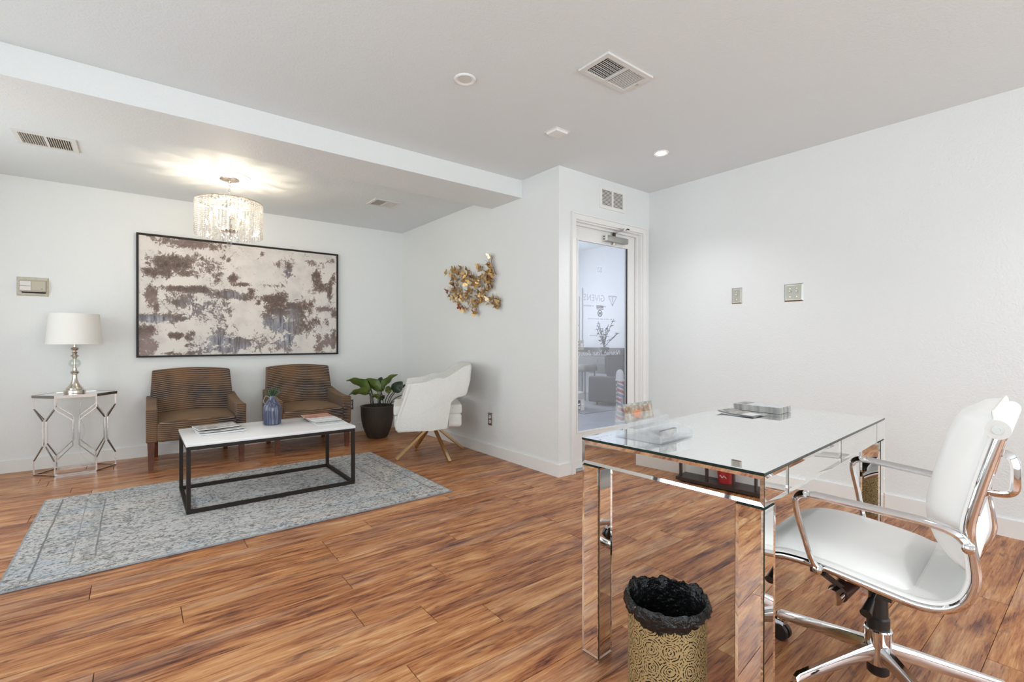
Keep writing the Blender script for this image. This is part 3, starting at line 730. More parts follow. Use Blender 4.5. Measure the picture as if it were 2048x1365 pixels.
def leafy(name, label, loc, h, n, spread, seed, pot=True):
    rr = random.Random(seed); t = thing(name, label, 'plant', loc)
    if pot: MB().lathe([(0.05, 0), (0.085, 0.03), (0.10, 0.11), (0.085, 0.12), (0.0, 0.115)], 16).build('pot', M_hallgrey, t)
    for k in range(n):
        a = rr.uniform(0, 6.28); R = spread * rr.uniform(0.5, 1); hh = h * rr.uniform(0.55, 1)
        pts = catmull([(0, 0, 0.1), (R * 0.25 * math.cos(a), R * 0.25 * math.sin(a), hh * 0.5), (R * math.cos(a), R * math.sin(a), hh)], 4)
        stn = MB().tube(pts, 0.006, 5).build('stem', M_hallplant, t)
        for q in range(5):
            p = pts[min(len(pts) - 1, 3 + q)] + Vector((rr.uniform(-.03, .03), rr.uniform(-.03, .03), rr.uniform(-.02, .03)))
            w = rr.uniform(0.03, 0.06); b_ = rr.uniform(0, 6.28)
            d = Vector((math.cos(b_), math.sin(b_), rr.uniform(-.3, .6))) * w; e = Vector((-d.y, d.x, 0.3 * w)) * 0.6
            MB().sheet([[p - d, p - d * 0.5], [p - e, p], [p + d * 0.2 + e, p + d]], 0.002).build('leaf', M_hallplant, stn)
    return t
leafy('hall_orchid', 'leafy grey green plant on the right end of the hall vanity', (HX - 0.40, 5.95, 0.8205), 0.66, 10, 0.26, 3)
leafy('hall_twig_vase', 'thin twig arrangement on the left of the hall vanity', (HX - 0.40, 6.74, 0.8205), 0.62, 3, 0.12, 9)
tag(MB().box(HX - 0.012, HX - 0.001, 5.60, 5.72, 1.18, 1.36).build('hall_notice', M_poster, smooth=0), 'small mauve notice on the hall wall', 'notice')
# barber pole on the outside of the door
def pole_mat():
    m, nt, b = nmat('barber_stripes')
    tc = nt.nodes.new('ShaderNodeTexCoord'); sp = nt.nodes.new('ShaderNodeSeparateXYZ')
    nt.links.new(tc.outputs['Object'], sp.inputs[0])
    a = mth(nt, 'ARCTAN2', sp.outputs['Y'], sp.outputs['X'])
    s = mth(nt, 'FRACT', mth(nt, 'ADD', mth(nt, 'DIVIDE', sp.outputs['Z'], 0.085), mth(nt, 'DIVIDE', a, 2 * math.pi)))
    red = mth(nt, 'MULTIPLY', mth(nt, 'GREATER_THAN', s, 0.08), mth(nt, 'LESS_THAN', s, 0.40))
    blu = mth(nt, 'MULTIPLY', mth(nt, 'GREATER_THAN', s, 0.58), mth(nt, 'LESS_THAN', s, 0.90))
    c = mixc(nt, red, (0.75, 0.75, 0.76), (0.58, 0.12, 0.14)); c = mixc(nt, blu, c, (0.26, 0.29, 0.36))
    nt.links.new(c, b.inputs['Base Color']); b.inputs['Roughness'].default_value = 0.4
    return m
bp = thing('barber_pole', 'red white and blue striped barber pole behind the door glass', 'barber pole', (3.545, LY1 + 0.055, 0.30))
MB().lathe([(0.036, 0.03), (0.036, 0.40)], 24).build('striped_cylinder', pole_mat(), bp)
MB().lathe([(0.0, 0.0), (0.02, 0.0), (0.040, 0.018), (0.040, 0.032)], 24).build('bottom_cap', M_white, bp)
MB().lathe([(0.040, 0.395), (0.041, 0.410), (0.038, 0.415)], 24).build('collar', M_white, bp)
MB().lathe([(0.037, 0.413), (0.036, 0.455), (0.028, 0.488), (0.012, 0.503), (0.0, 0.506)], 24).build('dome', M_white, bp)
MB().tube(catmull([(-0.01, 0.0, 0.005), (-0.05, 0.0, 0.0), (-0.09, 0.0, -0.03), (-0.10, 0, -0.08)], 5), 0.004, 6).build('power_cord', M_steel, bp)
MB().box(-0.02, 0.02, -0.055, -0.030, 0.18, 0.24).build('bracket', M_steel, bp, smooth=0)
stp = MB().box(-0.056, -0.044, -0.004, 0.004, 0.12, 0.40).build('side_strip', M_hallgrey, bp, smooth=0)
for k in range(6): MB().box(-0.054, -0.046, -0.0055, -0.004, 0.17 + k * 0.036, 0.192 + k * 0.036).build('white_mark', M_white, stp, smooth=0)

# ================================================================== FURNITURE
# ------------------------------------------------------------------ rug
RX, RY = 1.12, 0.752
rug_o = tag(MB().rbox(-RX, RX, -RY, RY, 0.0005, 0.009, 0.003, 1).build('area_rug', rug_mat(RX, RY)), 'distressed grey rug with bordered ends under the black framed coffee table', 'rug')
rug_o.location = (0.642, 3.672, 0); rug_o.rotation_euler = (0, 0, rad(0.2))

# ------------------------------------------------------------------ coffee table
ct = thing('coffee_table', 'white topped coffee table with thin black metal box frame', 'table', (0.758, 3.828, 0.0092))
cw, cd, chh, bs = 0.522, 0.318, 0.431, 0.0225
MB().rbox(-cw, cw, -cd, cd, chh - 0.019, chh, 0.003, 2).build('tabletop', M_marble, ct)
for sx in (-1, 1):
    for sy in (-1, 1):
        x, y = sx * (cw - bs / 2 - 0.003), sy * (cd - bs / 2 - 0.003)
        MB().box(x - bs / 2, x + bs / 2, y - bs / 2, y + bs / 2, 0, chh - 0.019).build('leg', M_black, ct, smooth=0)
for z in (0.0, chh - 0.019 - bs):
    for sy in (-1, 1):
        y = sy * (cd - bs / 2 - 0.003); MB().box(-cw + bs + 0.003, cw - bs - 0.003, y - bs / 2, y + bs / 2, z, z + bs).build('long_rail', M_black, ct, smooth=0)
    for sx in (-1, 1):
        x = sx * (cw - bs / 2 - 0.003); MB().box(x - bs / 2, x + bs / 2, -cd + bs + 0.003, cd - bs - 0.003, z, z + bs).build('short_rail', M_black, ct, smooth=0)
ZT = 0.0092 + chh
# magazines
def magazine(x, y, z, w, d, t, rz, cov, label, group, curl=0.0):
    t0 = thing('magazine', label, 'magazine', (x, y, z), rad(rz), group)
    def fn(p): return (p.x, p.y, p.z + curl * max(0, (p.x + w / 2) / w) ** 2 + curl * 0.5 * max(0, (-p.x + w / 2) / w) ** 3)
    MB().rbox(-w / 2, w / 2, -d / 2, d / 2, 0.0006, t - 0.0006, 0.0, 1, fn, 3).build('pages', M_white, t0)
    MB().rbox(-w / 2 - .001, w / 2 + .001, -d / 2 - .001, d / 2 + .001, t - 0.0006, t + 0.0004, 0.0, 1, fn, 3).build('front_cover', cov, t0)
    MB().rbox(-w / 2 - .001, w / 2 + .001, -d / 2 - .001, d / 2 + .001, 0.0, 0.0006, 0.0, 1, fn, 3).build('back_cover', cov, t0)
    return t0
magazine(0.462, 3.875, ZT + .0002, 0.275, 0.215, 0.006, 3, M_whitepr, 'bottom magazine of the left pile on the coffee table', 'magazines on the left of the coffee table', 0.004)
magazine(0.455, 3.895, ZT + .0110, 0.27, 0.20, 0.005, 5, M_greypaper, 'middle dark covered magazine of the left pile on the coffee table', 'magazines on the left of the coffee table', 0.006)
magazine(0.440, 3.935, ZT + .0225, 0.25, 0.185, 0.006, 7, M_greypaper, 'top magazine of the left pile on the coffee table', 'magazines on the left of the coffee table', 0.005)
RM = [(1.165, 3.800, 0.0002, 0.21, 0.28, 0.005, -2, M_whitepr, 'lowest pale magazine of the right pile on the coffee table'),
      (1.160, 3.845, 0.0068, 0.21, 0.27, 0.004, 0, M_greypaper, 'second magazine from the table in the right pile'),
      (1.158, 3.885, 0.0124, 0.20, 0.25, 0.004, 2, M_whitepr, 'third white covered magazine of the right pile'),
      (1.150, 3.930, 0.0180, 0.20, 0.23, 0.004, 1, M_whitepr, 'fourth white covered magazine of the right pile'),
      (1.140, 3.985, 0.0236, 0.20, 0.20, 0.005, -3, M_redpr, 'top red covered magazine of the right pile')]
for (x, y, z, w, d, t, rz, cv, lb) in RM: magazine(x, y, ZT + z, w, d, t, rz, cv, lb, 'magazines on the right of the coffee table', 0.001)
# vase
vs = thing('vase', 'blue glazed bottle vase holding a spiky succulent on the coffee table', 'vase', (0.806, 3.958, ZT + .0003))
MB().lathe([(0.0, 0.0), (0.055, 0.0), (0.062, 0.006), (0.063, 0.10), (0.062, 0.125), (0.055, 0.150), (0.040, 0.172), (0.026, 0.186), (0.021, 0.194), (0.021, 0.214), (0.024, 0.218), (0.019, 0.219), (0.017, 0.20), (0.017, 0.19), (0.0, 0.19)], 40).build('bottle', M_vase, vs)
rr = random.Random(5)
for k in range(34):
    a = rr.uniform(0, 6.283); el = rr.uniform(0.5, 1.45); L = rr.uniform(0.06, 0.088)
    d = Vector((math.cos(a) * math.cos(el), math.sin(a) * math.cos(el), math.sin(el)))
    b0 = Vector((0, 0, 0.205)) + Vector((d.x, d.y, 0)) * 0.008
    MB().tube([b0, b0 + d * L * 0.5, b0 + d * L + Vector((d.x, d.y, 0)) * 0.006], [0.003, 0.0055, 0.0008], 5, flat=0.5).build('succulent_leaf', M_succ, vs)
MB().tube(catmull([(-0.021, 0, 0.205), (-0.045, -0.005, 0.215), (-0.06, -0.008, 0.18), (-0.055, -0.012, 0.16)], 4), 0.0012, 5).build('raffia_tie', M_beige, vs)

# ------------------------------------------------------------------ striped armchairs
def armchair_meshes():
    out = {}
    def seatf(p):
        f = max(0.0, (-0.22 - p.y) / 0.12)
        top = max(0.0, (p.z - 0.30) / 0.12)
        return (p.x, p.y - 0.012 * math.cos(p.x / 0.29 * 1.4), p.z - 0.018 * min(1, f) * top + 0.022 * top * (1 - (p.x / 0.285) ** 2) * (1 - min(1, f) * .3))
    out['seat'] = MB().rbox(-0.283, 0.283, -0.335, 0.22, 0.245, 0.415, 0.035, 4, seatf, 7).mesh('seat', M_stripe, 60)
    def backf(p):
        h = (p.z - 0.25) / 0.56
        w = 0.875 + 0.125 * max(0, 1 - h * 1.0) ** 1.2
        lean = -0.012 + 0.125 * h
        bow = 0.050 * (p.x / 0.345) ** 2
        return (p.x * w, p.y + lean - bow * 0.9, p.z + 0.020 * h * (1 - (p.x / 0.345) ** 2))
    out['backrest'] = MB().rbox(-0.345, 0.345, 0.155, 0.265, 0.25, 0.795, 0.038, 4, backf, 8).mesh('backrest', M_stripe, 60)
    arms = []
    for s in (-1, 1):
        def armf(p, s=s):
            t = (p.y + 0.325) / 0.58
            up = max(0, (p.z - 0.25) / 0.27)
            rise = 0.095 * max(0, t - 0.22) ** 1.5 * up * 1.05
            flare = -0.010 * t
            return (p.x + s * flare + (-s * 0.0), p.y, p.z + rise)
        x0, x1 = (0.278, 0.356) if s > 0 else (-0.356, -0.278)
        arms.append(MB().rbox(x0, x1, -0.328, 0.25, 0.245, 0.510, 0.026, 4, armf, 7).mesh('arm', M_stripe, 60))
    out['arm'] = arms
    out['leg'] = []
    for sx in (-1, 1):
        for (y, dy) in ((-0.292, -0.004), (0.265, 0.065)):
            x = sx * 0.322 if y < 0 else sx * 0.285
            a, b = 0.024, 0.017
            vsx = [(x - a, y - a, 0.252), (x + a, y - a, 0.252), (x + a, y + a, 0.252), (x - a, y + a, 0.252)]
            xo = x + sx * (0.0 if y < 0 else -0.01)
            vsb = [(xo - b, y + dy - b, 0), (xo + b, y + dy - b, 0), (xo + b, y + dy + b, 0), (xo - b, y + dy + b, 0)]
            m = MB(); m._add(vsx + vsb, [(0, 1, 2, 3), (7, 6, 5, 4), (0, 4, 5, 1), (1, 5, 6, 2), (2, 6, 7, 3), (3, 7, 4, 0)])
            out['leg'].append(m.mesh('leg', M_walnut, 0))
    return out
AM = armchair_meshes()
for (x, y, lb) in ((0.414, 5.135, 'brown striped velvet armchair nearer the table lamp'), (1.352, 5.135, 'brown striped velvet armchair nearer the potted plant')):
    t = thing('armchair', lb, 'armchair', (x, y, 0), 0, 'striped armchairs under the painting')
    link('seat', AM['seat'], t); link('backrest', AM['backrest'], t)
    for m in AM['arm']: link('arm', m, t)
    for m in AM['leg']: link('leg', m, t, 'tapered walnut leg')

# ------------------------------------------------------------------ ivory boucle swivel chair
bc = thing('swivel_chair', 'ivory boucle swivel chair with open back on brass star legs', 'chair', (2.17, 3.97, 0), rad(-25.5))
prof = [(-0.305, 0.287), (-0.015, 0.294), (0.105, 0.300), (0.127, 0.315), (0.127, 0.535), (0.142, 0.556), (0.180, 0.566), (0.245, 0.578), (0.276, 0.592), (0.288, 0.615), (0.312, 0.727), (0.326, 0.835), (0.318, 0.858), (0.298, 0.860), (0.245, 0.838), (0.190, 0.800), (0.136, 0.767), (0.085, 0.743), (0.028, 0.725), (-0.079, 0.713), (-0.215, 0.700), (-0.228, 0.692), (-0.236, 0.655), (-0.252, 0.595), (-0.277, 0.520), (-0.308, 0.435), (-0.330, 0.365), (-0.328, 0.310)]
def beveled_prism(poly, y0, y1, r):
    bm = bmesh.new()
    a = [bm.verts.new((u, y0, w)) for u, w in poly]; b = [bm.verts.new((u, y1, w)) for u, w in poly]
    n = len(poly); f0 = bm.faces.new(a); f1 = bm.faces.new(b[::-1])
    for i in range(n): bm.faces.new((a[(i + 1) % n], a[i], b[i], b[(i + 1) % n]))
    es = [e for e in bm.edges if f0 in e.link_faces or f1 in e.link_faces]
    bmesh.ops.bevel(bm, geom=es, offset=r, segments=3, profile=0.5, affect='EDGES', clamp_overlap=True)
    bm.verts.index_update(); m = MB(); m._add([v.co.copy() for v in bm.verts], [tuple(v.index for v in f.verts) for f in bm.faces]); bm.free()
    return m
for s in (-1, 1):
    y0, y1 = (-0.345, -0.262) if s < 0 else (0.262, 0.345)
    beveled_prism(prof, y0, y1, 0.016).build('side_shell', M_boucle, bc, smooth=50)
    MB().tube([(u, s * 0.3465, w) for u, w in [(-0.205, 0.692), (-0.214, 0.66), (-0.232, 0.595), (-0.258, 0.520), (-0.290, 0.435), (-0.310, 0.365)]], 0.0025, 6).build('piping', M_boucle, bc)
backp = [(0.180, 0.566), (0.245, 0.578), (0.276, 0.592), (0.288, 0.615), (0.312, 0.727), (0.326, 0.835), (0.318, 0.858), (0.298, 0.860), (0.255, 0.838), (0.225, 0.74), (0.195, 0.64)]
rows = []
NB = 16
for i in range(NB + 1):
    y = -0.335 + 0.67 * i / NB; q = (y / 0.335)
    rows.append([(u + 0.028 * (1 - q * q), y, w + 0.006 * (1 - q * q)) for u, w in backp + [backp[0]]])
MB().grid(rows).build('back_shell', M_boucle, bc, smooth=50)
MB().rbox(-0.338, 0.248, -0.270, 0.270, 0.300, 0.425, 0.03, 4, None, 3).build('seat_base', M_boucle, bc, smooth=60)
def cushf(p): return (p.x, p.y, p.z + 0.012 * (1 - (p.y / 0.27) ** 2))
MB().rbox(-0.345, 0.250, -0.262, 0.262, 0.418, 0.500, 0.03, 4, cushf, 4).build('seat_cushion', M_boucle, bc, smooth=60)
MB().lathe([(0.0, 0.262), (0.030, 0.262), (0.030, 0.302), (0.0, 0.302)], 16).build('swivel_hub', M_brass, bc)
for a in (177, 267, 4, 88):
    ang = rad(a + 25.5); d = Vector((math.cos(ang), math.sin(ang), 0))
    m = MB(); m.bar(d * 0.02 + Vector((0, 0, 0.285)), d * 0.352 + Vector((0, 0, 0.013)), 0.026, 0.022)
    m.build('leg', M_brass, bc, smooth=0)

# ------------------------------------------------------------------ potted plant
pp = thing('potted_plant', 'broad leaved green plant in a ribbed dark pot beside the ivory chair', 'plant', (2.10, 5.09, 0))
MB().lathe([(0.0, 0.0), (0.100, 0.0), (0.110, 0.012), (0.132, 0.06), (0.154, 0.12), (0.169, 0.19), (0.176, 0.26), (0.178, 0.335), (0.182, 0.340), (0.181, 0.350), (0.168, 0.350), (0.165, 0.32), (0.0, 0.318)], 56).build('pot', M_pot, pp)
MB().lathe([(0.165, 0.318), (0.10, 0.326), (0.0, 0.330)], 24, cap=False).build('soil', M_soil, pp)
def leaf(base, tip, w, fold, droop, m, side=None):
    b, t = Vector(base), Vector(tip); d = t - b; L = d.length
    s = d.cross(Vector((0, 0, 1))) if side is None else Vector(side)
    s = (s - d * (s.dot(d) / d.dot(d))).normalized(); up = s.cross(d).normalized()
    if up.z < 0: up = -up
    rows = []; NR = 10
    for i in range(NR + 1):
        u = i / NR
        c = b + d * u + up * (math.sin(u * math.pi) * L * droop) - Vector((0, 0, 1)) * (u ** 3) * L * 0.06
        ww = w * (math.sin(math.pi * min(1, u ** 0.72)) ** 0.8 if 0 < u < 1 else 0.02) + 0.0015
        rows.append([c + s * (ww * q) + up * (abs(q) * ww * fold + 0.010 * math.sin(u * 14 + q * 3) * abs(q)) for q in (-1, -0.5, 0, 0.5, 1)])
    return MB().sheet(rows, 0.0016)
cx, cy = 2.10, 5.09
LV = [ # base, tip (x, y, z in room coordinates), half width, fold, arch, material, stem foot, side vector
 ((1.985, 5.02, 0.515), (1.715, 4.97, 0.672), 0.062, 0.35, 0.12, M_leaf, (-0.06, -0.02), (0.25, -0.75, 0.6)),
 ((1.965, 4.98, 0.500), (1.725, 4.93, 0.520), 0.055, 0.25, 0.10, M_leaf, (-0.09, -0.05), (0.1, -0.7, 0.7)),
 ((2.010, 5.07, 0.545), (1.800, 5.06, 0.640), 0.060, 0.30, 0.10, M_leafdk, (-0.03, 0.02), (0.2, -0.8, 0.5)),
 ((2.118, 5.02, 0.510), (1.905, 5.02, 0.655), 0.060, 0.45, 0.16, M_leaf, (0.0, -0.05), (0.5, -0.5, 0.7)),
 ((2.118, 5.02, 0.510), (2.295, 5.00, 0.708), 0.055, 0.45, 0.08, M_leaf, (0.05, -0.05), (-0.5, -0.5, 0.7)),
 ((2.118, 5.12, 0.560), (2.170, 5.13, 0.665), 0.038, 0.3, 0.05, M_leafdk, (0.03, 0.05), (1, -0.3, 0)),
 ((2.262, 5.03, 0.492), (2.352, 4.99, 0.618), 0.062, 0.25, 0.10, M_leafdk, (0.10, -0.01), (0.8, -0.5, -0.4)),
 ((2.225, 5.06, 0.478), (2.200, 5.04, 0.570), 0.036, 0.25, 0.06, M_leaf, (0.09, 0.02), (1, -0.3, 0.2)),
 ((2.330, 5.05, 0.522), (2.430, 5.02, 0.555), 0.030, 0.35, 0.10, M_leaf, (0.12, 0.0), (0.1, -0.7, 0.7)),
 ((2.365, 4.98, 0.465), (2.425, 4.95, 0.470), 0.016, 0.3, 0.15, M_leafdk, (0.11, -0.03), None),
 ((2.318, 4.97, 0.390), (2.395, 4.94, 0.392), 0.020, 0.3, 0.12, M_leaf, (0.10, -0.06), (0.1, -0.6, 0.8)),
 ((2.088, 4.99, 0.438), (1.985, 4.97, 0.480), 0.030, 0.35, 0.12, M_leaf, (0.0, -0.07), (0.3, -0.6, 0.7)),
 ((2.115, 5.03, 0.415), (2.150, 5.01, 0.470), 0.026, 0.3, 0.05, M_leafdk, (0.02, -0.03), (1, -0.2, 0)),
 ((2.080, 5.20, 0.50), (1.985, 5.29, 0.60), 0.045, 0.3, 0.1, M_leaf, (-0.02, 0.06), None),
 ((2.180, 5.20, 0.50), (2.260, 5.31, 0.58), 0.045, 0.3, 0.1, M_leafdk, (0.05, 0.07), None)]
for (b, t, w, fo, dr, m, ft, sd) in LV:
    bl = Vector((b[0] - cx, b[1] - cy, b[2])); tl = Vector((t[0] - cx, t[1] - cy, t[2]))
    f0 = Vector((ft[0], ft[1], 0.325)); mid = f0 * 0.5 + bl * 0.5 + Vector((0, 0, 0.035)) + (f0 - bl) * 0.12
    MB().tube(catmull([f0, mid, bl, bl + (tl - bl) * 0.12], 5), 0.0045, 6).build('stem', M_stem, pp)
    leaf(bl, tl, w, fo, dr, m, sd).build('leaf', m, pp, smooth=60)

M_chromedk = mat('smoked_chrome', (0.50, 0.49, 0.47), 0.14, 1.0)
# ------------------------------------------------------------------ side table and lamp
sd = thing('side_table', 'hexagonal chrome side table with honeycomb wire frame and mirrored top', 'table', (-0.390, 5.318, 0), rad(3.5))
hexv = [(-0.252, 0), (-0.125, -0.150), (0.125, -0.150), (0.252, 0), (0.125, 0.150), (-0.125, 0.150)]
HT, rb = 0.635, 0.0052
MB().prism(hexv, HT - 0.012, HT, 'z').build('mirrored_top', M_mirror, sd, smooth=0)
rim = MB(); rm = MB()
for i in range(6):
    a, b = hexv[i], hexv[(i + 1) % 6]
    rim.bar((a[0] * 1.02, a[1] * 1.02, HT - 0.010), (b[0] * 1.02, b[1] * 1.02, HT - 0.010), 0.010, 0.022)
    rm.bar((a[0] * .985, a[1] * .985, 0.006), (b[0] * .985, b[1] * .985, 0.006), 0.011, 0.011)
rim.build('top_rim', M_chromedk, sd, smooth=0); rm.build('bottom_ring', M_chromedk, sd, smooth=0)
zz = [HT - 0.02, HT * 0.83, HT * 0.68, HT * 0.365, HT * 0.18, 0.008]
for i in range(6):
    a = Vector((*hexv[i], 0)) * 0.985
    for (q0, q1) in ((zz[0], zz[1]), (zz[4], zz[5])): MB().bar(a + Vector((0, 0, q0)), a + Vector((0, 0, q1)), 0.009).build('corner_post', M_chromedk, sd, smooth=0)
    for nb in (hexv[(i + 1) % 6], hexv[(i - 1) % 6]):
        m = a + (Vector((*nb, 0)) * 0.985 - a) * 0.425
        MB().bar(a + Vector((0, 0, zz[1])), m + Vector((0, 0, zz[2])), 0.007).bar(m + Vector((0, 0, zz[2])), m + Vector((0, 0, zz[3])), 0.007).bar(m + Vector((0, 0, zz[3])), a + Vector((0, 0, zz[4])), 0.007).build('honeycomb_rod', M_chromedk, sd, smooth=0)
la = thing('table_lamp', 'nickel table lamp with white drum shade on the side table', 'lamp', (-0.400, 5.33, HT + 0.0012))
MB().lathe([(0.0, 0), (0.068, 0), (0.070, 0.010), (0.066, 0.026), (0.056, 0.030), (0.054, 0.042), (0.046, 0.052), (0.038, 0.062), (0.026, 0.085), (0.019, 0.11), (0.016, 0.135), (0.0155, 0.152), (0.019, 0.155), (0.028, 0.166), (0.029, 0.172), (0.022, 0.182), (0.014, 0.186), (0.014, 0.206), (0.0, 0.206)], 36).build('base', M_nickel, la)
MB().lathe([(0.004, 0.206), (0.004, 0.285)], 8).build('inner_rod', M_nickel, la)
MB().lathe([(0.0005, 0.207)] + [(0.0385 * math.sin(math.pi * k / 14), 0.245 - 0.0385 * math.cos(math.pi * k / 14)) for k in range(1, 14)] + [(0.0005, 0.2835)], 24).build('crystal_ball', M_ball, la)
MB().lathe([(0.010, 0.283), (0.014, 0.288), (0.018, 0.297), (0.028, 0.305), (0.030, 0.308), (0.018, 0.314), (0.012, 0.320), (0.018, 0.330), (0.019, 0.336), (0.011, 0.342), (0.012, 0.350), (0.022, 0.354), (0.026, 0.364), (0.022, 0.374), (0.010, 0.378), (0.009, 0.44), (0.0, 0.44)], 32).build('stem', M_nickel, la)
sh = []
for k in range(49):
    a = 2 * math.pi * k / 48; sh.append([(r * math.cos(a), r * math.sin(a), z) for r, z in ((0.176, 0.402), (0.1655, 0.525), (0.155, 0.652))])
MB().sheet(sh, 0.0025).build('lamp_shade', M_shade, la)
MB().tube([(0.1765 * math.cos(2 * math.pi * k / 40), 0.1765 * math.sin(2 * math.pi * k / 40), 0.405) for k in range(40)], 0.003, 6, True).tube([(0.1555 * math.cos(2 * math.pi * k / 40), 0.1555 * math.sin(2 * math.pi * k / 40), 0.650) for k in range(40)], 0.003, 6, True).build('shade_trim', M_shade, la)
MB().lathe([(0.012, 0.44), (0.012, 0.47), (0.028, 0.52), (0.030, 0.545), (0.018, 0.575), (0.0, 0.58)], 16).build('bulb', M_white, la)
MB().tube([(-0.153, 0, 0.635), (0, 0, 0.62), (0.153, 0, 0.635)], 0.002, 6).build('spider', M_nickel, la)
MB().tube(catmull([(0.02, 0.07, 0.006), (0.03, 0.168, -0.03), (0.02, 0.172, -0.20), (0.05, 0.170, -0.35), (0.02, 0.172, -0.45), (0.03, 0.175, -0.55), (0.10, 0.16, -0.628)], 6), 0.0022, 6).build('power_cord', M_clear, la)

# ------------------------------------------------------------------ things on the walls
def wallthing(name, label, cat, loc, facing, group=None):
    """local frame: x along the wall, -y out of the wall into the room, z up"""
    return thing(name, label, cat, loc, {'-y': 0, '-x': rad(-90)}[facing], group)
pa = wallthing('framed_painting', 'large abstract canvas of brown grey and cream in a thin black frame', 'painting', (0.905, YB, 1.482), '-y')
pw, ph, fr, dp = 0.906, 0.569, 0.015, 0.036
MB().box(-pw, pw, -dp, 0, ph - fr, ph).box(-pw, pw, -dp, 0, -ph, -ph + fr).box(-pw, -pw + fr, -dp, 0, -ph + fr, ph - fr).box(pw - fr, pw, -dp, 0, -ph + fr, ph - fr).build('frame', M_black, pa, smooth=0)
NX, NZ = 112, 66
ix, iz = pw - fr - 0.003, ph - fr - 0.003
rows = [[(-ix + 2 * ix * i / NX, -0.026, -iz + 2 * iz * k / NZ) for i in range(NX + 1)] for k in range(NZ + 1)]
me = MB().grid(rows).mesh('canvas', M_canvas, 0)
BL = [(.22,.03,.15,.05,.9),(.14,.21,.10,.07,1),(.09,.30,.08,.045,.9),(.20,.29,.08,.04,.7),(.27,.19,.11,.08,.5),(.34,.25,.05,.12,.55),(.22,.43,.14,.028,1),(.38,.46,.10,.04,.9),(.47,.47,.07,.035,.9),(.51,.42,.02,.04,.9),(.18,.53,.07,.07,.8),(.24,.60,.10,.10,.55),(.34,.58,.10,.14,.50),(.05,.50,.025,.09,.95),(.07,.61,.016,.07,.8),(.05,.69,.08,.035,1),(.14,.68,.08,.04,.9),(.03,.80,.055,.06,.9),(.03,.92,.045,.10,.75),(.135,.83,.018,.03,1),(.165,.835,.018,.03,1),(.215,.83,.025,.05,.85),(.22,.92,.03,.03,.6),(.30,.93,.06,.05,.5),(.36,.86,.06,.10,.75),(.40,.93,.05,.09,.8),(.46,.90,.07,.06,.85),(.15,.99,.06,.02,.7),(.25,.985,.06,.02,.7),(.61,.48,.035,.05,1),(.67,.47,.05,.06,.95),(.64,.57,.06,.08,.95),(.60,.64,.03,.10,.9),(.70,.58,.08,.09,.75),(.76,.60,.07,.12,.8),(.82,.55,.05,.10,.7),(.66,.72,.06,.09,.8),(.74,.74,.08,.08,.85),(.82,.73,.06,.06,.75),(.72,.83,.03,.05,.7),(.56,.90,.06,.08,.55),(.64,.92,.07,.08,.55),(.70,.92,.05,.08,.6),(.88,.25,.03,.08,.85),(.91,.33,.05,.07,.7),(.96,.36,.02,.12,.8),(.98,.22,.015,.05,.6),(.92,.56,.07,.025,.7),(.985,.60,.02,.05,.9),(.71,.19,.025,.08,.7),(.66,.15,.03,.05,.6),(.88,.68,.03,.06,.55),(.93,.68,.03,.05,.45),(.90,.92,.03,.11,.75),(.94,.88,.02,.07,.7),(.98,.88,.02,.12,.8),(.42,.31,.025,.04,.85),(.46,.36,.05,.02,.75),(.39,.13,.03,.03,.6),(.57,.055,.012,.02,.8),(.63,.35,.06,.018,.6),(.55,.52,.012,.03,.8),(.85,.10,.05,.03,.5),(.96,.06,.03,.03,.5)]
BLUE = [(.05,.70,.09,.035,.8),(.36,.90,.10,.10,.75),(.44,.95,.10,.06,.7),(.66,.74,.09,.10,.75),(.70,.86,.06,.10,.8),(.42,.46,.05,.03,.55),(.74,.66,.04,.10,.4),(.28,.58,.12,.12,.35),(.71,.22,.02,.05,.5)]
ROSE = [(.03,.93,.05,.12,.9),(.05,.52,.03,.06,.5),(.22,.03,.15,.04,.4),(.93,.92,.08,.12,.7),(.64,.93,.10,.08,.7),(.92,.57,.07,.03,.6),(.90,.08,.1,.05,.7)]
co = np.array([v.co[:] for v in me.vertices]); uu = (co[:, 0] + ix) / (2 * ix); vv = 1 - (co[:, 2] + iz) / (2 * iz)
for nm, lst in (('paint_amount', BL), ('paint_blue', BLUE), ('paint_rose', ROSE)):
    a = np.zeros(len(co))
    for (u0, v0, ru, rv, s) in lst: a = np.maximum(a, s * np.exp(-(((uu - u0) / ru) ** 2 + ((vv - v0) / rv) ** 2) ** 1.4 * 0.8))
    at = me.attributes.new(nm, 'FLOAT', 'POINT'); at.data.foreach_set('value', a.astype(np.float32))
link('canvas', me, pa)

th = wallthing('thermostat', 'old beige thermostat on a worn wall plate above the lamp', 'thermostat', (-0.671, YB, 1.513), '-y')
MB().frus(-0.095, 0.095, -0.078, 0.078, 0.0, 0.012, 0.010, Matrix.Rotation(rad(90), 4, 'X')).build('wall_plate', M_plate, th, smooth=0)
MB().rbox(-0.075, 0.082, -0.040, -0.010, -0.045, 0.050, 0.004, 2).build('housing', mat('thermostat_taupe', (0.42, 0.38, 0.32), 0.45), th)
MB().box(-0.072, -0.008, -0.0425, -0.040, 0.005, 0.040).build('button_cover', M_ventw, th, smooth=0)
MB().box(-0.072, -0.008, -0.0425, -0.040, -0.032, 0.000).build('button_cover', M_ventw, th, smooth=0)
MB().box(-0.003, 0.078, -0.043, -0.040, -0.032, 0.040).build('front_cover', mat('thermostat_flap', (0.50, 0.46, 0.37), 0.45), th, smooth=0)
MB().box(0.052, 0.064, -0.044, -0.043, -0.022, -0.019).build('badge', M_dark, th, smooth=0)
MB().box(-0.062, 0.078, -0.034, -0.010, -0.054, -0.045).build('vent_slot', M_dark, th, smooth=0)

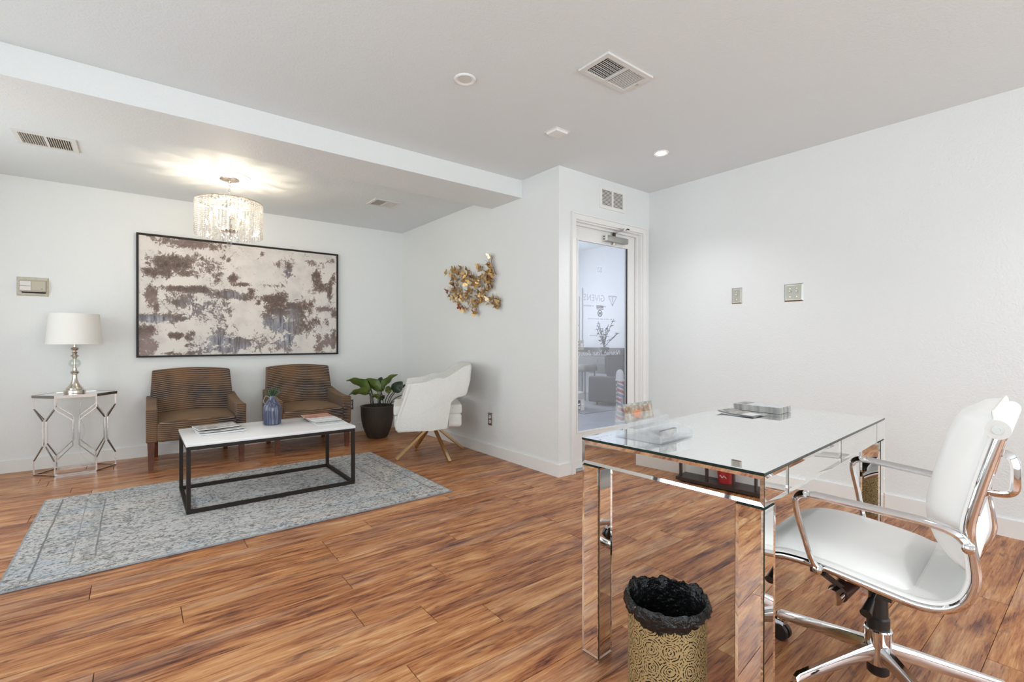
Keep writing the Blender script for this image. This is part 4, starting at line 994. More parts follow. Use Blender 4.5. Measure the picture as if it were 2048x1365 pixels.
def outlet(loc, facing, label):
    t = wallthing('wall_outlet', label, 'outlet', loc, facing)
    R = Matrix.Rotation(rad(90), 4, 'X')
    MB().frus(-0.036, 0.036, -0.060, 0.060, 0.0, 0.007, 0.006, R).build('cover_plate', M_steel, t, smooth=0)
    for z in (-0.022, 0.022):
        r = MB().lathe([(0.017, 0.0), (0.017, 0.003), (0.0, 0.003)], 16).v
        m = MB(); m.lathe([(0.017, 0.0), (0.017, 0.003), (0.0, 0.003)], 16); m.v = [(p[0], -0.007 - p[2], p[1] + z) for p in m.v]
        s = m.build('socket', M_switchw, t)
        MB().box(-0.008, -0.005, -0.0112, -0.010, z - 0.002, z + 0.007).box(0.005, 0.008, -0.0112, -0.010, z - 0.002, z + 0.007).build('slot', M_dark, s, smooth=0)
    return t
outlet((XP, 3.650, 0.335), '-x', 'steel electrical outlet low on the wall right of the ivory chair')
outlet((1.962, YB, 0.322), '-y', 'dark electrical outlet between the armchair and the potted plant')
def switch(y, z, w, h, n, label):
    t = wallthing('light_switch', label, 'light switch', (XR, y, z), '-x', 'steel light switches on the right wall')
    R = Matrix.Rotation(rad(90), 4, 'X')
    MB().frus(-w / 2, w / 2, -h / 2, h / 2, 0.0, 0.006, 0.010, R).build('bevelled_rim', M_steel, t, smooth=0)
    MB().box(-w / 2 + 0.014, w / 2 - 0.014, -0.0075, -0.006, -h / 2 + 0.014, h / 2 - 0.014).build('face_plate', mat('steel_face', (0.36, 0.35, 0.31), 0.35, 0.9), t, smooth=0)
    for k in range(n):
        x = (k - (n - 1) / 2) * 0.046
        MB().bar((x, -0.007, 0.0), (x, -0.020, 0.010 if k % 2 == 0 else 0.009), 0.010, 0.008).build('toggle', M_switchw, t, smooth=0)
        for zz_ in (-0.030, 0.030): MB().tube([(x, -0.007, zz_), (x, -0.0088, zz_)], 0.0035, 8).build('screw', M_nickel, t)
switch(1.896, 1.432, 0.084, 0.128, 1, 'single toggle steel light switch nearer the glass door')
switch(1.476, 1.426, 0.130, 0.130, 2, 'double toggle steel light switch further from the glass door')
BF = [(4.376,1.772,0), (4.322,1.756,0), (4.276,1.809,0), (4.192,1.803,0), (4.142,1.800,0), (4.244,1.771,0), (4.167,1.763,0), (4.117,1.744,0), (4.067,1.732,0), (4.007,1.768,0), (4.013,1.720,0), (4.296,1.708,0), (4.231,1.709,0), (4.179,1.697,0), (4.092,1.695,0), (4.019,1.681,0), (3.942,1.709,2), (3.895,1.694,0), (3.878,1.673,0), (3.959,1.662,0), (4.043,1.650,0), (4.309,1.682,0), (4.256,1.657,0), (4.218,1.626,2), (4.154,1.634,0), (4.322,1.621,1), (4.282,1.590,0), (4.362,1.597,2), (4.349,1.540,0), (4.315,1.524,0), (4.230,1.586,0), (4.179,1.575,0), (4.129,1.585,0), (4.217,1.484,1), (4.243,1.512,0), (4.160,1.446,0), (4.116,1.404,2), (4.067,1.381,0), (4.018,1.392,0), (3.947,1.447,0), (3.912,1.393,1), (3.877,1.404,0), (3.860,1.346,0), (3.843,1.332,0), (3.832,1.433,0), (4.043,1.492,0), (4.092,1.489,0), (3.995,1.515,0), (4.067,1.553,0), (4.141,1.526,0), (4.007,1.581,0), (3.971,1.546,0), (3.924,1.568,0), (3.889,1.546,0), (3.866,1.608,0), (3.901,1.631,0), (3.832,1.650,0), (3.798,1.659,0), (3.754,1.667,0), (3.810,1.781,1), (3.765,1.775,0), (3.776,1.739,0), (3.689,1.710,1), (3.700,1.687,0), (3.646,1.706,0), (3.615,1.862,1), (3.594,1.840,0), (3.625,1.802,0), (3.604,1.781,0), (3.583,1.748,0), (3.573,1.728,0), (3.563,1.697,0), (3.552,1.683,0), (3.615,1.745,0), (3.689,1.636,0), (3.635,1.649,2), (3.594,1.645,0), (3.573,1.625,0), (3.609,1.610,0), (3.657,1.608,0), (3.593,1.578,0), (3.614,1.561,0), (3.656,1.559,0), (3.699,1.550,0), (3.678,1.536,0), (3.765,1.599,1), (3.787,1.614,0), (3.798,1.539,0), (3.743,1.528,0), (3.710,1.495,0), (3.754,1.492,0), (3.809,1.502,0), (3.776,1.455,0), (3.721,1.446,0), (3.688,1.462,0), (3.646,1.429,1), (3.625,1.464,1), (3.572,1.461,0), (3.521,1.451,0), (3.491,1.437,0), (3.552,1.405,0), (3.511,1.390,0), (3.481,1.383,0), (3.855,1.473,0), (3.889,1.456,0), (3.947,1.499,0), (4.179,1.542,0)]
bw_ = thing('butterfly_sculpture', 'gold metal wall sculpture made of many small butterflies', 'wall art', (XP, 0, 0))
def butterfly_mesh(m, open_=0.5):
    mb = MB()
    for s in (-1, 1):
        out = [(0, 0.0), (0.010, 0.012), (0.024, 0.027), (0.036, 0.030), (0.038, 0.018), (0.028, 0.003), (0.033, -0.008), (0.030, -0.022), (0.018, -0.026), (0.006, -0.014)]
        rows = [[(-math.sin(open_) * u * k, s * u * k * math.cos(open_), w * (0.35 + 0.65 * k)) for k in (0.0, 0.5, 1.0)] for u, w in out]
        n = len(out); vs = [(0, 0, 0.0)] + [(-math.sin(open_) * u, s * u * math.cos(open_), w) for u, w in out]
        fs = [(0, i, i + 1) for i in range(1, n)] + [(0, n, 1)]
        k = len(vs); vs2 = vs + [(x - 0.001, y, z) for x, y, z in vs]
        mb._add(vs2, fs + [tuple(i + k for i in reversed(q)) for q in fs])
    mb.tube([(-0.001, 0, -0.018), (-0.002, 0, 0.016)], 0.0022, 6)
    mb.tube([(-0.002, 0, 0.015), (-0.004, 0.006, 0.030)], 0.0007, 4); mb.tube([(-0.002, 0, 0.015), (-0.004, -0.006, 0.030)], 0.0007, 4)
    return mb.mesh('butterfly', m, 0)
BFM = [[butterfly_mesh(m, a) for a in (0.25, 0.6, 0.95)] for m in (M_gold, M_goldpale, M_goldred)]
rr = random.Random(11)
for i, (y, z, k) in enumerate(BF):
    o = link('butterfly', BFM[k][rr.randrange(3)], bw_)
    o.location = (-rr.uniform(0.018, 0.05), y, z); o.rotation_euler = (rr.uniform(-1.4, 1.4), rr.uniform(-0.5, 0.5), rr.uniform(-0.6, 0.6))
    s = rr.uniform(0.85, 1.15); o.scale = (s, s, s)
rods = MB()
pts = [Vector((0, y, z)) for y, z, k in BF]
for i, p in enumerate(pts):
    q = sorted((b for j, b in enumerate(pts) if j != i), key=lambda b: (b - p).length)
    for b in q[:2]: rods.tube([p + Vector((-0.014, 0, 0)), b + Vector((-0.014, 0, 0))], 0.0016, 4)
    if i % 9 == 0: rods.tube([p + Vector((-0.014, 0, 0)), p + Vector((0.0, 0, 0))], 0.002, 4)
rods.build('wire_frame', mat('dark_bronze', (0.10, 0.065, 0.05), 0.4, 1.0), bw_)

# ------------------------------------------------------------------ things on the ceilings
def register(name, label, loc, w, d, nsl, dark_half, group=None, inner=M_ventd):
    """ceiling register: frame and slats, local z = 0 at the ceiling, hanging down"""
    t = thing(name, label, 'air vent', loc, 0, group); fw = 0.026
    f = MB()
    for (x0, x1, y0, y1) in ((-w, w, -d, -d + fw), (-w, w, d - fw, d), (-w, -w + fw, -d + fw, d - fw), (w - fw, w, -d + fw, d - fw), (-0.007, 0.007, -d + fw, d - fw)):
        f.box(x0, x1, y0, y1, -0.010, 0)
    f.build('frame', M_ventw, t, smooth=0)
    MB().box(-w + fw, w - fw, -d + fw, d - fw, -0.002, 0).build('backing', M_dark if dark_half else inner, t, smooth=0)
    sl = MB().box(-0.0010, 0.0010, -d + fw, d - fw, -0.0065, 0.0).mesh('slat', M_ventw, 0)
    sl0 = MB().box(-0.0018, 0.0018, -d + fw, d - fw, -0.0035, -0.0025).mesh('slat', M_ventw, 0)
    sl2 = MB().box(-0.0036, 0.0036, -d + fw, d - fw, -0.0012, 0.0012).mesh('slat', M_ventw, 0)
    for h in (0, 1):
        for k in range(nsl):
            x = (-w + fw if h == 0 else 0.007) + (w - fw - 0.007) * (k + 0.5) / nsl
            if dark_half:
                o = link('slat', sl0 if h == 0 else sl2, t); o.location = (x, 0, -0.001 if h == 0 else -0.0045)
            else:
                o = link('slat', sl, t); o.location = (x, 0, -0.002); o.rotation_euler = (0, rad(35 if h == 0 else -35), 0)
    if dark_half:
        gb = MB().box(-w + fw, -0.007, -0.0008, 0.0008, -0.0035, -0.0022).mesh('damper_bar', M_ventw, 0)
        for k in range(6):
            o = link('damper_bar', gb, t); o.location = (0, -d + fw + (2 * d - 2 * fw) * (k + 0.5) / 6, 0)
        MB().box(w - 0.02, w - 0.012, -0.015, 0.0, -0.016, -0.010).build('damper_lever', M_nickel, t, smooth=0)
    return t
register('ceiling_register', 'large square ceiling air vent with dark open half in the main room', (1.938, 1.605, HC), 0.176, 0.098, 11, True)
register('ceiling_vent', 'dusty ceiling vent at the left above the table lamp', (-0.468, 4.432, HA), 0.152, 0.138, 10, False, 'dusty alcove ceiling vents')
register('ceiling_vent', 'dusty ceiling vent right of the chandelier', (1.893, 4.42, HA), 0.135, 0.120, 10, False, 'dusty alcove ceiling vents')
def downlight(x, y, lit, label, power=26):
    t = thing('downlight', label, 'downlight', (x, y, HC), 0, 'recessed round downlights')
    MB().lathe([(0.034, -0.002), (0.050, -0.008), (0.056, -0.004), (0.057, 0.0)], 32, cap=False).build('trim_ring', M_trim, t)
    MB().lathe([(0.0, -0.0035), (0.036, -0.0035), (0.036, -0.0015), (0.0, -0.0015)], 24).build('lens', M_lens if lit else M_lensoff, t)
    if lit:
        l = bpy.data.lights.new('downlight_lamp', 'SPOT'); l.energy = power; l.spot_size = rad(120); l.spot_blend = 0.8; l.shadow_soft_size = 0.04; l.color = (0.98, 0.98, 1.0)
        o = bpy.data.objects.new('downlight_lamp', l); C.objects.link(o); o.parent = t; o.location = (0, 0, -0.02)
downlight(3.024, 2.087, True, 'glowing round downlight near the right wall')
downlight(1.359, 2.133, False, 'unlit round downlight nearer the beam')
for (x, y, lb) in ((1.36, -0.15, 'added unseen downlight behind the desk on the beam side'), (3.02, -0.15, 'added unseen downlight behind the desk on the right wall side'), (1.36, -2.0, 'added unseen downlight by the storefront window on the left'), (3.02, -2.0, 'added unseen downlight by the storefront window on the right'), (-0.35, -0.15, 'added unseen downlight nearest the left windows'), (-0.35, 2.133, 'added unseen downlight over the low shelf')):
    downlight(x, y, True, lb, 13 if x > 3 else 22)  # lit fittings added out of view to brighten the near floor
sm = thing('ceiling_sensor', 'flat square white sensor plate on the main ceiling', 'sensor', (2.182, 2.300, HC))
MB().frus(-0.056, 0.056, -0.050, 0.050, 0.0, 0.016, 0.006, Matrix.Rotation(rad(180), 4, 'X')).build('cover', M_trim, sm, smooth=0)
MB().box(-0.062, 0.062, -0.056, 0.056, -0.003, 0.0).build('base_plate', M_trim, sm, smooth=0)

# chandelier
CHX, CHY = 0.598, 4.495
ch = thing('chandelier', 'round crystal bead chandelier with chrome canopy above the waiting chairs', 'chandelier', (CHX, CHY, 0))
MB().lathe([(0.155, HA), (0.155, HA - 0.006), (0.140, HA - 0.012), (0.10, HA - 0.012), (0.085, HA - 0.018), (0.0, HA - 0.018)], 48).build('ceiling_medallion', M_trim, ch)
MB().lathe([(0.072, HA - 0.018), (0.070, HA - 0.026), (0.045, HA - 0.034), (0.018, HA - 0.038), (0.010, HA - 0.048), (0.0, HA - 0.048)], 32).build('canopy', M_nickel, ch)
for k in range(4):
    zc = HA - 0.062 - k * 0.024; lk = []
    for q in range(12):
        a = 2 * math.pi * q / 12; x, z = 0.008 * math.cos(a), 0.017 * math.sin(a)
        lk.append((x, 0, zc + z) if k % 2 == 0 else (0, x, zc + z))
    MB().tube(lk, 0.0022, 6, True).build('chain_link', M_chrome, ch)
MB().lathe([(0.0, 2.262), (0.008, 2.258), (0.014, 2.24), (0.020, 2.225), (0.052, 2.232), (0.056, 2.236), (0.030, 2.218), (0.012, 2.205), (0.009, 2.12), (0.009, 1.955), (0.0, 1.955)], 24).build('stem', M_chrome, ch)
RD = 0.238
ZTOP, ZBOT = 2.196, 1.925
def ring(r, z, t=0.006): return [(r * math.cos(2 * math.pi * k / 64), r * math.sin(2 * math.pi * k / 64), z) for k in range(64)]
MB().tube(ring(RD, ZTOP), 0.005, 6, True).build('top_ring', M_nickel, ch)
MB().tube(ring(RD - 0.03, ZTOP + 0.001), 0.003, 6, True).build('inner_ring', M_nickel, ch)
for k in range(6):
    a = 2 * math.pi * k / 6 + 0.3
    MB().bar((0.008 * math.cos(a), 0.008 * math.sin(a), ZTOP), (RD * math.cos(a), RD * math.sin(a), ZTOP), 0.006, 0.004).build('spoke', M_nickel, ch, smooth=0)
def bead(mb, c, r, n=6, el=1.0):
    mb.lathe([(0.0002, -r * el), (r * 0.8, -r * el * 0.5), (r, 0), (r * 0.8, r * el * 0.5), (0.0002, r * el)], n, c, False)
sm_ = MB(); z = 0.0; NBd = 18
for k in range(NBd): bead(sm_, (0, 0, -0.008 - k * 0.0152), 0.0076, 6)
strand = sm_.mesh('crystal_strand', M_crystal, 0)
NS = 58
for k in range(NS):
    a = 2 * math.pi * k / NS
    o = link('crystal_strand', strand, ch); o.location = (RD * math.cos(a), RD * math.sin(a), ZTOP - 0.004); o.rotation_euler = (0, 0, a)
sm2 = MB()
for k in range(10): bead(sm2, (0, 0, -0.008 - k * 0.0152), 0.0070, 6)
bead(sm2, (0, 0, -0.185), 0.012, 6, 1.7)
strand2 = sm2.mesh('inner_strand', M_crystal, 0)
sm3 = MB()
for k in range(14): bead(sm3, (0.030 + k * 0.0150, 0, 0.024 * math.sin(math.pi * (k + 1) / 15) ** 2 * -1.0 - 0.0018 * k), 0.0072, 6)
swag = sm3.mesh('added_swag', M_crystal, 0)  # bead swags added to break the bulb light into ceiling streaks
for k in range(22):
    o = link('added_swag', swag, ch); o.location = (0, 0, 2.224); o.rotation_euler = (0, 0, 2 * math.pi * k / 22 + rr.uniform(-.06, .06))
for k in range(16):
    a = 2 * math.pi * (k + .5) / 16
    o = link('inner_strand', strand2, ch); o.location = (0.135 * math.cos(a), 0.135 * math.sin(a), 2.10); o.rotation_euler = (0, 0, a)
MB().lathe([(0.0, 1.945), (0.055, 1.958), (0.062, 1.966), (0.030, 1.970), (0.0, 1.972)], 24).build('bottom_dish', M_nickel, ch)
MB().lathe([(0.0, 1.900), (0.007, 1.910), (0.010, 1.93), (0.006, 1.947), (0.0, 1.95)], 12).build('finial', M_nickel, ch)
dr = MB(); bead(dr, (0, 0, 0), 0.014, 6, 1.9); drop = dr.mesh('crystal_drop', M_crystal, 0)
for k in range(6):
    a = 2 * math.pi * k / 6 + .2; o = link('crystal_drop', drop, ch); o.location = (0.055 * math.cos(a), 0.055 * math.sin(a), 1.925)
MB().lathe([(0.0, 1.832), (0.012, 1.842), (0.020, 1.858), (0.016, 1.872), (0.004, 1.890), (0.0, 1.901)], 10).build('pendant_crystal', M_ball, ch)
for k in range(3):
    a = 2 * math.pi * k / 3 + 0.55; d = Vector((math.cos(a), math.sin(a), 0))
    MB().tube(catmull([d * 0.008 + Vector((0, 0, 1.99)), d * 0.05 + Vector((0, 0, 1.975)), d * 0.095 + Vector((0, 0, 2.0)), d * 0.10 + Vector((0, 0, 2.045))], 5), 0.004, 6).build('arm', M_nickel, ch)
    b = d * 0.10
    MB().lathe([(0.014, 2.043), (0.016, 2.049), (0.010, 2.051), (0.010, 2.090), (0.0, 2.090)], 12, b).build('candle_cup', M_nickel, ch)
    MB().lathe([(0.008, 2.090), (0.014, 2.110), (0.013, 2.130), (0.005, 2.153), (0.0, 2.157)], 12, b).build('bulb', M_bulbglass, ch)
    MB().lathe([(0.0, 2.103), (0.0042, 2.111), (0.0042, 2.131), (0.0, 2.139)], 8, b).build('filament', M_bulb, ch)
    l = bpy.data.lights.new('chandelier_lamp', 'POINT'); l.energy = 8.0; l.color = (1.0, 0.85, 0.66); l.shadow_soft_size = 0.012
    o = bpy.data.objects.new('chandelier_lamp', l); C.objects.link(o); o.parent = ch; o.location = b + Vector((0, 0, 2.123))

# ------------------------------------------------------------------ mirrored desk
DL, DW, DH, LG = 1.304, 0.593, 0.745, 0.074
dk = thing('mirrored_desk', 'mirrored writing desk with square mirrored legs beside the white office chair', 'desk', (1.239, 0.552, 0), rad(3.4))
AZ0, AZ1 = 0.658, 0.738
def panel(name, origin, u, v, n, w, h, parent, bev=0.011, t=0.004, gap=0.001, q=0.45):
    """a bevelled mirror plate: origin corner, in-plane axes u (width) and v (height), outward normal n"""
    O, u, v, n = (Vector(a) for a in (origin, u, v, n))
    def P(a, b, c): return O + u * a + v * b + n * c
    vs = [P(gap, gap, 0), P(w - gap, gap, 0), P(w - gap, h - gap, 0), P(gap, h - gap, 0), P(gap, gap, t), P(w - gap, gap, t), P(w - gap, h - gap, t), P(gap, h - gap, t),
          P(bev, bev, t * q), P(w - bev, bev, t * q), P(w - bev, h - bev, t * q), P(bev, h - bev, t * q)]
    m = MB(); m._add(vs, [(3, 2, 1, 0), (8, 9, 10, 11), (0, 1, 5, 4), (1, 2, 6, 5), (2, 3, 7, 6), (3, 0, 4, 7), (4, 5, 9, 8), (5, 6, 10, 9), (6, 7, 11, 10), (7, 4, 8, 11)])
    o = m.build(name, M_mirror, parent, smooth=0)
    o.data.materials.append(M_glassedge); o.data.materials.append(M_bevel)
    for p in o.data.polygons:
        c = (p.center - O).dot(n)
        if abs(p.normal.dot(n)) < 0.3: p.material_index = 1
        elif p.normal.dot(n) < 0.995 and p.normal.dot(n) > 0: p.material_index = 2
    return o
X_, Y_, Z_ = Vector((1, 0, 0)), Vector((0, 1, 0)), Vector((0, 0, 1))
core = 0.004
MB().box(core, DL - core, core, DW - core, AZ0 + 0.001, AZ1 - 0.0005).build('core_frame', M_glassedge, dk, smooth=0)
panel('tabletop', (-0.001, -0.001, AZ1), X_, Y_, Z_, DL + 0.002, DW + 0.002, dk, 0.013, DH - AZ1, q=0.93)
panel('apron_panel', (core, DW, AZ0), -Y_, Z_, -X_, DW, AZ1 - AZ0, dk)
panel('apron_panel', (DL - core, 0, AZ0), Y_, Z_, X_, DW, AZ1 - AZ0, dk)
panel('apron_panel', (DL, DW - core, AZ0), -X_, Z_, Y_, DL, AZ1 - AZ0, dk)
for (a, b, nm) in ((0, 0.163, 'apron_panel'), (0.166, 0.655, 'drawer_front'), (0.659, 1.160, 'drawer_front'), (1.163, DL, 'apron_panel')):
    panel(nm, (a, core, AZ0), X_, Z_, -Y_, b - a, AZ1 - AZ0, dk)
for (x, y) in ((0, 0), (DL - LG, 0), (0, DW - LG), (DL - LG, DW - LG)):
    g = MB().box(x + core, x + LG - core, y + core, y + LG - core, 0.004, AZ0).build('leg', M_glassedge, dk, smooth=0)
    panel('mirror_face', (x + core, y + LG, 0.012), -Y_, Z_, -X_, LG, AZ0 - 0.016, g, 0.009, gap=0.0022)
    panel('mirror_face', (x + LG - core, y, 0.012), Y_, Z_, X_, LG, AZ0 - 0.016, g, 0.009, gap=0.0022)
    panel('mirror_face', (x, y + core, 0.012), X_, Z_, -Y_, LG, AZ0 - 0.016, g, 0.009, gap=0.0022)
    panel('mirror_face', (x + LG, y + LG - core, 0.012), -X_, Z_, Y_, LG, AZ0 - 0.016, g, 0.009, gap=0.0022)
    MB().box(x + 0.002, x + LG - 0.002, y + 0.002, y + LG - 0.002, 0.0, 0.011).build('foot_cap', M_chrome, g, smooth=0)
# things on the desk
ZD = DH + 0.0004
bh = thing('card_holder', 'clear acrylic tiered card holder on the left end of the desk', 'card holder', (1.41, 1.000, ZD), rad(3.4))
for k in range(4):
    y = -0.085 + k * 0.042; h0 = 0.022 + k * 0.014
    MB().box(-0.098, 0.098, y, y + 0.002, 0.002, h0 + 0.018).build('tier_front', M_clear, bh, smooth=0)
    MB().box(-0.098, 0.098, y + 0.002, y + 0.038, h0 - 0.014, h0 - 0.012).build('tier_shelf', M_clear, bh, smooth=0)
for s in (-0.100, 0.098): MB().prism([(-0.09, 0), (0.09, 0), (0.09, 0.105), (0.075, 0.105), (0.055, 0.075), (0.01, 0.055), (-0.03, 0.04), (-0.09, 0.025)], s, s + 0.002, 'x').build('side_plate', M_clear, bh, smooth=0)
MB().box(-0.100, 0.100, -0.09, 0.09, 0, 0.002).build('base_plate', M_clear, bh, smooth=0)
MB().box(-0.098, 0.098, 0.085, 0.087, 0.002, 0.105).build('back_plate', M_clear, bh, smooth=0)
bro = thing('brochure', 'brown and orange printed brochure standing in the acrylic holder', 'brochure', (1.425, 1.068, ZD + 0.046), rad(3.4))
def leanf(p): return (p.x, p.y + p.z * 0.22, p.z)
MB().rbox(-0.088, 0.088, -0.002, 0.0, 0.0, 0.062, 0.0, 1, leanf).build('sheet', M_brownpr, bro, smooth=0)
MB().rbox(-0.088, 0.088, -0.0026, -0.002, 0.054, 0.062, 0.0, 1, leanf).build('header', M_greypaper, bro, smooth=0)
MB().rbox(-0.035, 0.008, -0.0027, -0.002, 0.012, 0.036, 0.0, 1, leanf).build('orange_patch', mat('orange_print', (0.62, 0.20, 0.07), 0.4), bro, smooth=0)
bcd = MB()
for k in range(8): bcd.box(-0.044, 0.044, -0.0004, 0.0004, 0, 0.026, Matrix.Translation((0, k * 0.0016, 0)))
bo = tag(bcd.build('business_cards', M_greypaper, smooth=0), 'small pack of printed cards in the front tier of the acrylic holder', 'cards')
bo.location = (1.39, 0.924, ZD + 0.0115); bo.rotation_euler = (0, 0, rad(3.4))
for k in range(6):
    o = thing('booklet', '%s booklet of the grey stack on the far side of the desk' % ('bottom', 'second from bottom', 'third from bottom', 'third from top', 'second from top', 'top')[k], 'booklet', (2.335 + random.uniform(-.002, .002), 1.055 + random.uniform(-.002, .002), ZD + k * 0.0046), rad(3.4 + random.uniform(-1, 1)), 'booklets stacked on the desk')
    if k == 5: o['label'] = 'top booklet of the grey stack with white label on the desk'
    MB().rbox(-0.062, 0.062, -0.105, 0.105, 0.0003, 0.0043, 0.0, 1).build('pages', M_greypaper, o, smooth=0)
    if k == 5: MB().box(-0.060, 0.060, -0.103, 0.05, 0.0043, 0.0045).build('cover_label', M_whitepr, o, smooth=0)
for k, (x, y, rz, m, lb) in enumerate(((2.150, 1.072, 10, M_whitepr, 'lower white flyer with dark print in front of the booklet stack'), (2.155, 1.060, -6, M_greypaper, 'upper folded flyer in front of the booklet stack'))):
    o = thing('flyer', lb, 'flyer', (x, y, ZD + k * 0.004), rad(rz), 'flyers on the desk')
    def cf(p): return (p.x, p.y, p.z + 0.009 * max(0, (p.y + 0.02) / 0.11) ** 3)
    MB().rbox(-0.058, 0.058, -0.085, 0.085, 0, 0.0008, 0.0, 1, cf, 7).build('sheet', m, o, smooth=0)
    MB().rbox(-0.045, 0.030, -0.075, -0.02, 0.0008, 0.0012, 0.0, 1, cf).build('print_block', M_white if k else M_greypaper, o, smooth=0)

# ------------------------------------------------------------------ waste basket
wb = thing('waste_basket', 'pierced gold metal waste basket with black liner under the desk', 'waste basket', (1.247, 0.838, 0))
BR, BHT = 0.113, 0.303
n = 64; me = bpy.data.meshes.new('pierced_wall')
vs = []; fs = []
for i in range(n + 1):
    a = 2 * math.pi * i / n
    for k in range(13):
        z = BHT * k / 12; vs.append((BR * math.cos(a), BR * math.sin(a), z))
for i in range(n):
    for k in range(12): fs.append((i * 13 + k, (i + 1) * 13 + k, (i + 1) * 13 + k + 1, i * 13 + k + 1))
me.from_pydata(vs, [], fs); uvl = me.uv_layers.new(name='UVMap')
for p in me.polygons:
    p.use_smooth = True
    for li in p.loop_indices:
        vi = me.loops[li].vertex_index; uvl.data[li].uv = ((vi // 13) / n * 13.0, vs[vi][2] / 0.0545)
me.materials.append(M_basket)
link('pierced_wall', me, wb)
MB().lathe([(0.0, 0.0), (BR, 0.0), (BR, 0.004), (0.0, 0.004)], 40).build('bottom', M_gold, wb)
MB().tube([(BR * math.cos(2 * math.pi * k / 48), BR * math.sin(2 * math.pi * k / 48), BHT) for k in range(48)], 0.003, 6, True).build('rim', M_gold, wb)
rows = []; rr = random.Random(21); NA = 90
ph_ = [rr.uniform(0, 6.28) for _ in range(8)]
for i in range(NA + 1):
    a = 2 * math.pi * (i % NA) / NA
    w = lambda k, s: s * math.sin(k * a + ph_[k % 8])
    rip = w(3, 1) + 0.8 * w(7, 1) + 0.6 * w(13, 1) + 0.5 * w(22, 1) + 0.4 * w(31, 1)
    hang = 0.026 + 0.008 * math.sin(a * 2 + 1.0) + 0.004 * rip
    pr = [(0.104, 0.006), (0.1085, 0.12), (0.1085 - 0.003 * abs(rip), 0.22), (0.106 - 0.0035 * rip, BHT - 0.012), (0.109 + 0.002 * rip, BHT + 0.010 + 0.003 * rip), (0.117 + 0.002 * rip, BHT + 0.014 + 0.004 * rip), (0.123 + 0.003 * rip, BHT + 0.002), (0.124 + 0.0035 * math.sin(a * 17), BHT - hang * 0.5), (0.121 - 0.003 * math.sin(a * 29 + 1), BHT - hang), (0.116, BHT - hang * 0.92)]
    rows.append([(r * math.cos(a), r * math.sin(a), z) for r, z in pr])
MB().grid(rows).build('bin_liner', M_bag, wb, 'crumpled black plastic liner', smooth=50)
MB().lathe([(0.0, 0.0065), (0.104, 0.0065)], 30, cap=False).build('liner_bottom', M_bag, wb)

# ------------------------------------------------------------------ white office chair
oc = thing('office_chair', 'white leather office chair with chrome frame and arms at the desk', 'office chair', (1.802, 0.462, 0), rad(3.5))
PR = [(0.270, 0.385), (0.235, 0.408), (0.195, 0.423), (0.14, 0.427), (0.07, 0.424), (0.0, 0.416), (-0.06, 0.409), (-0.13, 0.403), (-0.18, 0.414), (-0.216, 0.446), (-0.234, 0.498), (-0.232, 0.548), (-0.224, 0.60), (-0.224, 0.64), (-0.238, 0.71), (-0.256, 0.787), (-0.272, 0.85), (-0.279, 0.878)]
PC = catmull([(0, y, z) for y, z in PR], 4)
HWd = 0.243
for s in (-1, 1):
    MB().tube([(s * HWd, p.y, p.z) for p in PC], 0.0115, 12, flat=0.8, up=(1, 0, 0)).build('side_rail', M_chrome, oc)
    MB().tube([(s * (HWd - 0.004), p.y, p.z) for p in [q + Vector((0, nq.y * 0.011, nq.z * 0.011)) for q, nq in zip(PC, [Vector((0, (PC[min(i + 1, len(PC) - 1)] - PC[max(i - 1, 0)]).normalized().z, -(PC[min(i + 1, len(PC) - 1)] - PC[max(i - 1, 0)]).normalized().y)) for i in range(len(PC))])]], 0.0075, 8).build('sling_edge', M_leather, oc)
